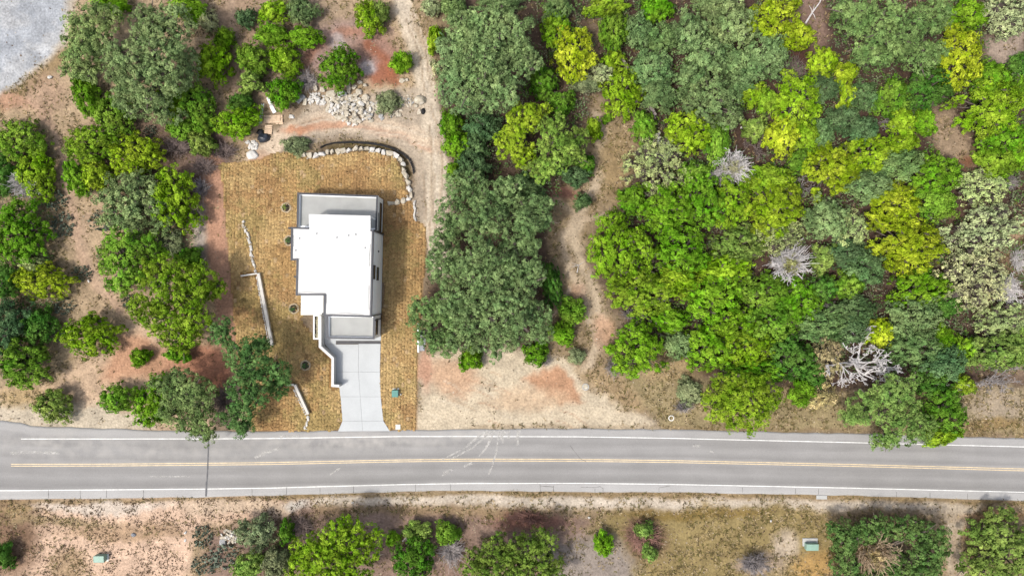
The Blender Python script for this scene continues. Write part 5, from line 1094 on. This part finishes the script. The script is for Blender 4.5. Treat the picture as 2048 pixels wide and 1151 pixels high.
lobed('O', [(362, 770, 48, 38, .8), (398, 790, 42, 36, .75), (392, 838, 46, 38, .6), (345, 815, 30, 38, .6), (410, 865, 28, 15, .4)], 'ragged olive oak overhanging the road edge by the tar seam', 7.0, 309, (0.138, 0.201, 0.065), trunk=.35)
lobed('O', [(1792, 782, 46, 38, .85), (1732, 815, 40, 36, .65), (1800, 838, 50, 42, .7), (1768, 878, 30, 18, .45), (1845, 858, 24, 26, .5), (1700, 830, 18, 16, .5)], 'green oak drooping over the road edge line', 7.5, 310, (0.144, 0.234, 0.055), trunk=.35)
lobed('O', [(1790, 60, 64, 54, .85), (1705, 35, 46, 40, .7), (1862, 35, 40, 38, .7), (1745, 110, 46, 36, .65), (1842, 112, 46, 36, .65)], 'very wide grey-green oak filling the top of the right wood', 9.0, 311, (0.144, 0.228, 0.071), trunk=.45)
lobed('J', [(650, 1105, 72, 56, .75), (688, 1068, 52, 42, .8), (736, 1085, 34, 50, .65), (606, 1130, 36, 38, .5), (690, 1145, 66, 40, .8)], 'big round yellowish juniper south of the road', 6.5, 312, (.155, .265, .011))
lobed('K', [(1010, 1108, 62, 46, .75), (955, 1130, 38, 38, .5), (1074, 1095, 46, 46, .7), (1035, 1155, 84, 40, .8), (1105, 1135, 30, 38, .5)], 'large dark green juniper at the bottom edge below the tyre marks', 6.0, 313, (0.117, 0.184, 0.027))
lobed('K', [(1684, 1075, 33, 50, .65), (1755, 1058, 48, 30, .65), (1852, 1085, 48, 56, .7), (1690, 1135, 36, 40, .6), (1840, 1140, 54, 40, .6), (1805, 1055, 36, 28, .6), (1722, 1062, 30, 26, .6), (1775, 1115, 46, 36, .2), (1795, 1148, 46, 26, .4), (1735, 1150, 40, 26, .35)], 'ring of dark green foliage around the tan dead top by the utility box', 5.0, 314, (0.084, 0.152, 0.039), name='oak_tree')
lobed('J', [(1485, 812, 66, 52, .75), (1440, 800, 40, 44, .55), (1530, 795, 36, 46, .6), (1480, 768, 60, 32, .7)], 'broad bright green juniper touching the road below the wood', 6.5, 315, (0.165, 0.261, 0.013))
lobed('J', [(330, 545, 54, 42, .75), (392, 560, 52, 40, .7), (432, 578, 20, 19, .5), (318, 618, 56, 54, .75), (385, 625, 48, 56, .75), (360, 670, 54, 36, .6)], 'big bright green juniper mass beside the pink dirt strip', 7.0, 316, (0.145, 0.244, 0.013))
lobed('J', [(1112, 300, 44, 52, .8), (1085, 340, 32, 28, .55), (1150, 290, 24, 46, .6), (1105, 250, 34, 24, .6)], 'large round green juniper beside the clearing, next to its yellow neighbour', 7.0, 317, (0.153, 0.249, 0.039))
lobed('Y', [(1045, 240, 40, 34, .7), (1018, 290, 34, 38, .75), (1050, 310, 26, 26, .5), (1075, 225, 22, 20, .6)], 'yellow-green juniper joined to the large round one by the clearing', 6.0, 318, (.20, .30, .013))
# ------------------------------------------------------------------ every other tree and shrub: code, x, y, rx, ry in the photo; label
TREES = '''
J 172 190 25 35|at the foot of the oak by the gravel lot
J 228 228 36 34|below the huge western oak
J 345 205 34 30|tucked under the huge oak, upper one of a pair
J 392 208 34 32|east of the huge oak, wide and low
J 364 258 22 20|small and round among the brown brush, above the twig heap
J 408 250 20 20|small, between the brush heap and the wide one
G 403 290 22 20|small, right above the twig heap
J 428 125 30 40|in a narrow row east of the huge oak
J 449 77 19 22|small, at the top of the narrow row
P 418 42 20 20|with grey twigs beside the huge oak's upper edge
J 378 16 32 22|at the top edge behind the huge oak
J 222 8 32 16|cut by the top edge above the western oaks
B 490 36 17 16|small and spiky on the bare trail, top of the photo
Y 548 22 32 26|at the top edge, left of the three
O 602 20 28 27|small, at the top edge beside the yellow one
J 543 68 30 20|low, under the yellow one at the top edge
J 606 74 36 23|wide and low, west of the red dirt scar
J 505 117 34 30|west of a matching neighbour, above the lumber
J 570 120 33 31|east of its matching neighbour, above the lumber
G 504 166 25 22|small, between the trail and the lumber
J 566 186 29 35|standing over the lumber stacks
J 474 244 38 29|west of the pale pipes
K 482 206 26 18|behind the one west of the pale pipes
J 680 137 43 41|round and alone on the red dirt by the limestone
J 736 36 28 34|alone at the top between the trail and red dirt
G 758 26 20 24|pressed against the lone one near the top trail
J 804 124 22 21|small and round beside the upper dirt track
S 775 205 21 23|between the limestone slabs and the boulder
S 592 290 24 18|dark and leafy at the end of the silt fence
Y 868 78 15 25|small, at the bend of the upper dirt track
P 875 135 14 20|small and wispy beside the upper dirt track
P 862 14 20 18|at the top edge beside the dirt track
O 905 12 26 22|at the top edge above the slim oak
O 1000 8 46 16|cut by the top edge above the tall oak
O 1115 20 30 26|at the top edge, left of the yellow spray
J 903 250 26 32|right beside the dirt track bend
J 918 290 28 26|lower one of two beside the dirt track bend
J 907 343 15 18|small, beside the straight part of the dirt track
B 968 254 38 30|in shade between the track junipers and the yellow pair
B 950 295 28 28|small, in shade beside the two track junipers
B 945 335 34 34|grey, north tip of the big oaks beside the track
B 1050 372 40 26|low, just below the yellow pair
Y 1150 105 46 50|glowing yellow in the upper middle
J 1112 58 32 34|behind the glowing yellow one
J 1228 64 27 40|tall oval, right of the glowing yellow one
Y 1215 10 36 18|cut by the top edge above the tall oval one
J 1225 121 19 16|small, under the tall oval one
K 1087 165 32 32|in shade below the glowing yellow one
K 1118 205 30 24|low in shade above the large round one
S 1170 165 28 20|sparse, above the clearing
P 1206 148 22 16|small and grey near the wooden fence
J 1248 185 38 42|beside the wooden fence at the head of the clearing
J 1188 258 14 20|small weedy one on the clearing's left side
J 1214 238 9 8|tiny, on the clearing grass
K 1172 328 17 20|small, clinging to the large round one
B 1150 352 26 18|low, south of the large round one
O 1060 398 22 16|small, between the two big central oaks and the clearing
K 1105 570 22 42|narrow, along the largest oak's clearing side
J 943 718 24 23|small and round south of the largest oak
J 1070 705 26 23|small and round at the edge of the bare lot
J 1145 622 27 27|round, on the lower clearing
J 1125 664 23 25|joined to the round one on the lower clearing
B 1165 402 16 14|small and dark on the clearing path
S 1155 711 15 14|small and pale, near the bare lot
J 1313 20 28 25|at the top edge of the wood, bright and round
O 1275 62 26 28|in shade right of the tall oval juniper
O 1322 76 27 27|small, below the bright round one at the top
O 1380 66 38 42|pale and fluffy in the upper wood
O 1465 45 46 46|broad and feathery at the top of the wood
O 1420 12 34 22|cut by the top edge, left of the feathery one
Y 1550 36 46 40|at the top edge, left of the fallen log
Y 1599 72 28 28|round and golden beside the fallen log
O 1302 136 40 36|beside the wooden fence's upper end
O 1420 115 36 36|in the middle of the upper wood
O 1468 122 27 25|small, right of the one in the upper wood's middle
O 1533 115 40 40|pale, left of the brown brush heap
O 1382 152 32 27|low, left of the middle of the upper wood
O 1320 190 36 27|just right of the wooden fence's lower end
O 1425 207 54 48|wide and feathery above the grey dead tree
O 1482 165 32 28|between the wide feathery one and the pale one
Y 1502 188 25 22|small and bright among the upper oaks
Y 1533 203 20 25|narrow and bright among the upper oaks
Y 1595 200 46 46|broad, below the brown brush heap
Y 1563 272 30 44|golden, tall oval in the upper wood
J 1612 276 28 36|pressed against the golden oval one
Y 1645 125 28 33|right of the brown brush heap
Y 1690 145 23 18|small, right of the brown heap's neighbour
Y 1692 192 15 28|narrow streak between two bluish oaks
J 1288 255 27 32|at the clearing's top right corner
Y 1375 262 44 38|broad, right of the clearing's top corner
J 1433 288 26 42|tall, left of the grey dead tree
P 1312 330 54 52|large, with white twigs, right of the clearing
J 1388 350 28 26|between the large pale tree and the grey dead tree
G 1508 256 24 22|sparse, over the dark gap of the wood
Y 1540 362 46 30|below the dark gap and the grey dead tree
K 1600 325 26 24|dark, below the golden oval one
J 1935 30 34 33|at the top edge, right of the very wide oak
P 2010 32 40 34|in the top right corner
Y 1920 115 45 52|golden, tall, right of the very wide oak
J 1985 165 38 36|right of the golden tall one
Y 1982 215 66 50|very broad, above the tan glade
K 1858 176 52 36|wide, left above the tan glade
J 1785 195 28 40|upright, below the very wide oak
Y 1803 247 29 32|below the upright one, left of the tan glade
J 1850 242 19 26|small, at the left rim of the tan glade
B 1727 196 29 27|left of the upright juniper below the wide oak
B 1645 180 28 27|right of the broad yellow juniper
B 1683 240 30 27|between two yellow junipers, mid upper wood
B 1643 270 21 30|narrow and dark beside the golden oval's partner
B 1722 262 32 28|low, left of the tan glade's yellow neighbour
Y 1660 338 52 50|broad, in the middle of the right wood
Y 1738 310 45 38|rounded, upper right of the broad middle one
J 1800 292 34 23|low, between the rounded one and the glade
O 1795 330 46 28|feathery, below the tan glade's left end
O 1740 373 40 30|feathery, below the rounded yellow one
J 1870 350 44 38|below the tan glade
J 2010 272 42 34|right of the tan glade
Y 1993 323 40 27|pale topped, lower right of the tan glade
K 2035 130 20 22|at the right edge beside the pale glade
J 2038 186 18 32|cut by the right edge, beside the very broad yellow one
P 1965 375 46 34|wide, below the pale topped juniper
J 2040 300 20 30|cut by the right edge near the tan glade
J 36 285 42 40|at the left edge, uppermost
J 70 345 33 38|beside the left edge dead tree
K 6 350 22 34|dark, at the left edge above the dead tree
J 38 465 50 55|large, at the left edge beside the cacti
K 10 560 26 36|dark, cut by the left edge
Y 85 560 46 32|low, left of the trail with cacti
P 65 524 24 18|small and grey, above the low yellow one
B 14 650 36 48|cut by the left edge, lower part
K 80 652 27 32|dark, left of the round one by the trail
J 48 728 56 44|wide, at the left edge above the road
J 179 669 53 44|large, round and alone at the trail's end
J 280 714 19 17|small and alone on the pink dirt
J 358 706 24 18|small, at the foot of the big mass
Y 180 290 46 36|left of the western trail brush
J 150 352 24 33|small, on the western trail's right side
Y 190 352 24 28|small, between the trail and the pale oak
Y 270 312 44 38|round, above the pale olive oak
O 268 408 62 58|pale olive, above the bright mass
J 348 395 44 56|right of the pale olive oak by the stony dirt
J 252 515 54 58|round, left part above the bright mass
K 380 515 22 20|small and dark, by the stony dirt
S 340 488 26 20|grey twigged, between the round one and the stony dirt
J 308 805 38 52|tall, beside the olive oak at the road
J 235 797 34 33|round, between the road and the pink dirt
G 103 811 39 30|smooth and round beside the road, far left
J 1240 500 58 64|pure green, big, on the clearing's right rim
J 1260 400 27 24|small, above the pure green one
J 1273 700 54 50|big, at the clearing's lower right corner
J 1332 415 56 48|upper right of the pure green one
J 1402 402 46 50|below the large pale tree's right side
J 1463 405 38 42|below the grey dead tree
Y 1548 412 56 56|large, above the white dead tree
J 1362 500 52 48|right of the pure green one
G 1480 492 50 35|dusky, left of the white dead tree
P 1553 474 46 30|just above the white dead tree
J 1450 538 46 30|left below the dusky one
Y 1285 585 60 44|broad, right of the lower clearing path
Y 1352 560 46 30|right behind the broad one by the path
J 1338 640 40 22|low, right of the grey brush by the path
J 1430 597 50 48|in the middle below the dusky one
J 1532 585 46 40|below the white dead tree
J 1592 602 38 46|below right of the white dead tree
J 1540 645 52 42|second row below the white dead tree
J 1470 650 46 38|lower middle of the wood
J 1420 698 44 42|lower left of the wood, above the verge
J 1492 695 46 42|lower middle, above the broad roadside one
O 1358 690 26 25|small and pale, beside the grass verge
J 1505 745 54 28|just behind the broad roadside one
K 1582 716 44 42|dark, right of the lower middle
K 1625 745 26 30|dark, left of the tan leaved crown
J 1695 570 31 31|round, right of the white dead tree
K 1648 577 26 30|between the white dead tree and the round one
O 1650 437 42 40|pale, upper right of the white dead tree
P 1702 465 28 38|grey feathered, right of the pale oak
G 1645 515 22 28|small, touching the white dead tree
B 1730 537 34 36|deep green, left of the long yellow one
B 1688 505 34 28|deep green, below the pale oak
Y 1785 410 48 42|golden, upper of two in the right wood
J 1868 405 42 32|right of the upper golden one
Y 1815 490 70 48|golden, longest in the right wood
J 1840 575 52 34|below the long golden one
K 1890 608 28 28|small, below right of the long golden one
P 1972 460 66 46|large and pale near the right edge
P 1945 560 60 58|large and patchy, left of the right edge dead tree
O 1645 652 46 31|light, above the dead tree with bare limbs
B 1710 622 36 28|above the small golden one
B 1700 660 30 24|low, left of the small golden one
Y 1756 664 26 32|small and golden above the bare limbs
O 1830 635 50 40|feathery, right of the small golden one
O 1825 695 44 34|feathery, right of the bare limbs
B 1888 725 40 32|deep green, below the feathery ones
J 1925 698 27 30|right of the deep green oak
J 1886 674 19 22|small, beside the feathery oaks
P 2002 640 44 34|patchy, near the right edge dead tree
G 1992 702 56 36|wide, above the lower right dead tree
G 2040 690 20 50|cut by the right edge, lower
K 1862 765 34 28|dark, behind the drooping oak
K 1890 822 40 44|dark, right of the drooping oak
J 1882 872 34 18|low, reaching the road right of the drooping oak
Y 1926 770 20 20|small, by the lower right dead tree
J 1605 785 22 26|small, above the verge left of the drooping oak
T 1640 792 30 22|low, above the verge
T 1652 715 34 42|left of the dead tree with bare limbs
J 895 1066 22 24|small and round south of the road, below the tyre marks
K 830 1112 42 44|in the dark thicket south of the road
G 836 1062 28 18|wispy, on top of the dark thicket
J 784 1075 13 13|tiny, right of the big round yellowish one
S 513 1065 36 32|round, right of the pale stone heap
K 575 1064 16 23|small, in the brown brush south of the road
G 496 1130 33 26|low, at the bottom edge by the dark cactus
S 553 1124 28 26|dark, left of the big round yellowish juniper
J 1207 1087 19 22|small and tilted, alone in grey scrub
G 2002 1098 68 62|soft and broad in the bottom right corner
K 6 1110 17 26|cut by the left edge south of the road
S 1380 785 24 24|pale, on the verge beside the bare lot
G 1290 1060 17 13|yellow flecked, in the reddish brush
G 1298 1105 13 15|lower yellow flecked one, in the reddish brush
'''
for row in TREES.strip().splitlines():
    a, lab = row.split('|'); c, px, py, rx, ry = a.split(); plant(c, float(px), float(py), float(rx), float(ry), lab)
# ------------------------------------------------------------------ dead trees, brush, cacti, logs
dead(1583, 527, 50, 42, 'white fuzzy dead tree in the middle of the wood', leaf=(.30, .30, .12))
dead(1468, 335, 42, 40, 'grey fuzzy dead tree left of the golden oval juniper', leaf=(.30, .30, .17))
dead(1428, 352, 24, 18, 'small grey dead shrub left of the grey dead tree')
dead(1722, 728, 68, 60, 'dead tree with spreading bare limbs in the lower right wood', 'limbs')
dead(2022, 577, 32, 36, 'white dead tree at the right edge of the wood')
dead(2042, 520, 16, 28, 'white dead tree cut by the right edge')
dead(1992, 762, 46, 36, 'grey dead tree above the verge in the lower right', 'limbs', 'twig_grey')
dead(1900, 770, 34, 14, 'fallen bare branches right of the drooping oak', 'limbs', 'dead_wood')
dead(44, 370, 38, 30, 'dead tree with splayed white branches at the left edge', 'fuzzy', 'dead_wood')
dead(1320, 302, 26, 30, 'white bare branches rising from the large pale tree', 'limbs')
dead(1606, 372, 24, 22, 'small grey dead shrub right of the yellow junipers', 'limbs', 'twig_grey')
dead(1325, 606, 24, 14, 'white bare branches in the broad yellow juniper by the path', 'limbs')
dead(1268, 630, 34, 16, 'grey brush heap by the lower clearing path', 'brush', 'twig_grey', name='brush_pile')
dead(1655, 612, 14, 16, 'curved bare twigs in the gap right of the bright junipers', 'limbs', 'twig_grey')
dead(1770, 250, 18, 12, 'small bare twigs below the upright juniper', 'limbs', 'twig_grey')
dead(1752, 1108, 46, 46, 'tan dead tree inside the dark foliage ring', 'fuzzy', 'dead_tan', leaf=(.42, .33, .17), hm=1.9)
dead(1512, 1130, 36, 24, 'pale dead bush in the golden grass at the bottom', 'fuzzy', 'twig_grey')
dead(610, 158, 26, 26, 'grey dead brush beside the lone round juniper', 'brush', 'twig_grey', name='brush_pile')
dead(1595, 132, 36, 30, 'dark brown brush heap in the upper wood', 'brush', 'twig', name='brush_pile')
dead(1518, 296, 28, 26, 'bare brown branches in the dark gap below the golden oval', 'limbs', 'twig', name='brush_pile')
dead(1370, 815, 26, 16, 'grey twig heap on the verge beside the hose ring', 'brush', 'twig_grey', name='brush_pile')
dead(1090, 722, 18, 12, 'grey twigs beside the small round juniper on the bare lot', 'brush', 'twig_grey', name='brush_pile')
dead(440, 300, 34, 22, 'long heap of brown twigs leading to the turf corner', 'brush', 'twig', name='brush_pile')
dead(400, 330, 34, 26, 'middle of the brown twig heaps above the pink dirt', 'brush', 'twig', name='brush_pile')
dead(396, 375, 22, 26, 'greyest twig heap beside the pink dirt strip', 'brush', 'twig_grey', name='brush_pile')
dead(345, 290, 40, 26, 'low brown brush between the western junipers', 'brush', 'twig', name='brush_pile')
dead(440, 800, 26, 40, 'dark bare twigs between the two roadside oaks', 'brush', 'twig', name='brush_pile')
dead(600, 1062, 28, 34, 'brown brush left of the big round yellowish juniper', 'brush', 'twig', name='brush_pile')
dead(1060, 1040, 54, 16, 'reddish brush above the dark bottom juniper', 'brush', 'twig_red', name='brush_pile')
dead(900, 1110, 34, 38, 'brown scrub between the thicket and the dark bottom juniper', 'brush', 'twig_grey', name='brush_pile')
dead(1290, 1080, 46, 40, 'reddish brown scrub in the golden grass', 'brush', 'twig_red', name='brush_pile')
dead(2030, 362, 24, 18, 'grey brush at the right edge below the glade', 'brush', 'twig_grey', name='brush_pile')
dead(1230, 735, 22, 26, 'grey brush left of the clearing corner juniper', 'brush', 'twig_grey', name='brush_pile')
dead(160, 150, 26, 34, 'grey dry brush below the gravel lot', 'brush', 'twig_grey', name='brush_pile')
for (px, py, rx, ry, lab) in [(110, 400, 24, 20, 'prickly pear clump nearest the left edge dead tree'), (125, 450, 22, 26, 'tall prickly pear clump left of the dirt trail'), (205, 440, 30, 22, 'prickly pear clump right of the dirt trail'), (126, 612, 24, 18, 'prickly pear clump left of the large lone juniper'), (162, 546, 20, 16, 'prickly pear clump in the dry grass by the trail fork'), (255, 602, 12, 14, 'small prickly pear at the foot of the bright mass'), (118, 668, 12, 16, 'small prickly pear in the shade of the left trees'), (452, 1112, 34, 26, 'large dark prickly pear below the pale stone heap'), (405, 1072, 20, 24, 'dark prickly pear at the edge of the pink sand'), (410, 1128, 26, 20, 'low prickly pear at the bottom edge'), (300, 262, 14, 12, 'small prickly pear in the brown western brush')]:
    cactus(px, py, rx, ry, lab)
def log(pts, rad, mat, label):
    P_ = [(*W(x, y, 0.3), 0.25 + float(ground_z(*W(x, y, 0.3)))) for x, y in pts]; x0, y0_, z0 = P_[0]; t = thing('fallen_log', label, 'log', (x0, y0_, 0)); L_ = [(a - x0, b - y0_, c) for a, b, c in P_]
    b = MB(); b.tube(L_, [rad * (1 - .6 * k / (len(L_) - 1)) for k in range(len(L_))], 7); b.build('stem', M[mat], t)
    for k in range(4):
        i = rnd.randrange(1, len(L_)); a = rnd.uniform(0, 6.28); b = MB(); p = L_[i]; b.tube([p, (p[0] + .5 * math.cos(a), p[1] + .5 * math.sin(a), p[2] + .3), (p[0] + 1.1 * math.cos(a), p[1] + 1.1 * math.sin(a), p[2] + .25)], [rad * .4, rad * .3, rad * .1], 5); b.build('side_branch', M[mat], t)
log([(1612, 46), (1625, 25), (1640, 5), (1648, -12)], .14, 'dead_wood', 'pale fallen log at the top edge beside the golden juniper')
log([(1335, 688), (1350, 665), (1362, 648)], .13, 'dead_wood', 'pale fallen log between the corner juniper and the verge')
log([(1154, 545), (1157, 530)], .08, 'dead_wood', 'short pale stick on the clearing path')
log([(805, 1082), (812, 1074)], .1, 'dead_wood', 'short pale log by the dark thicket south of the road')
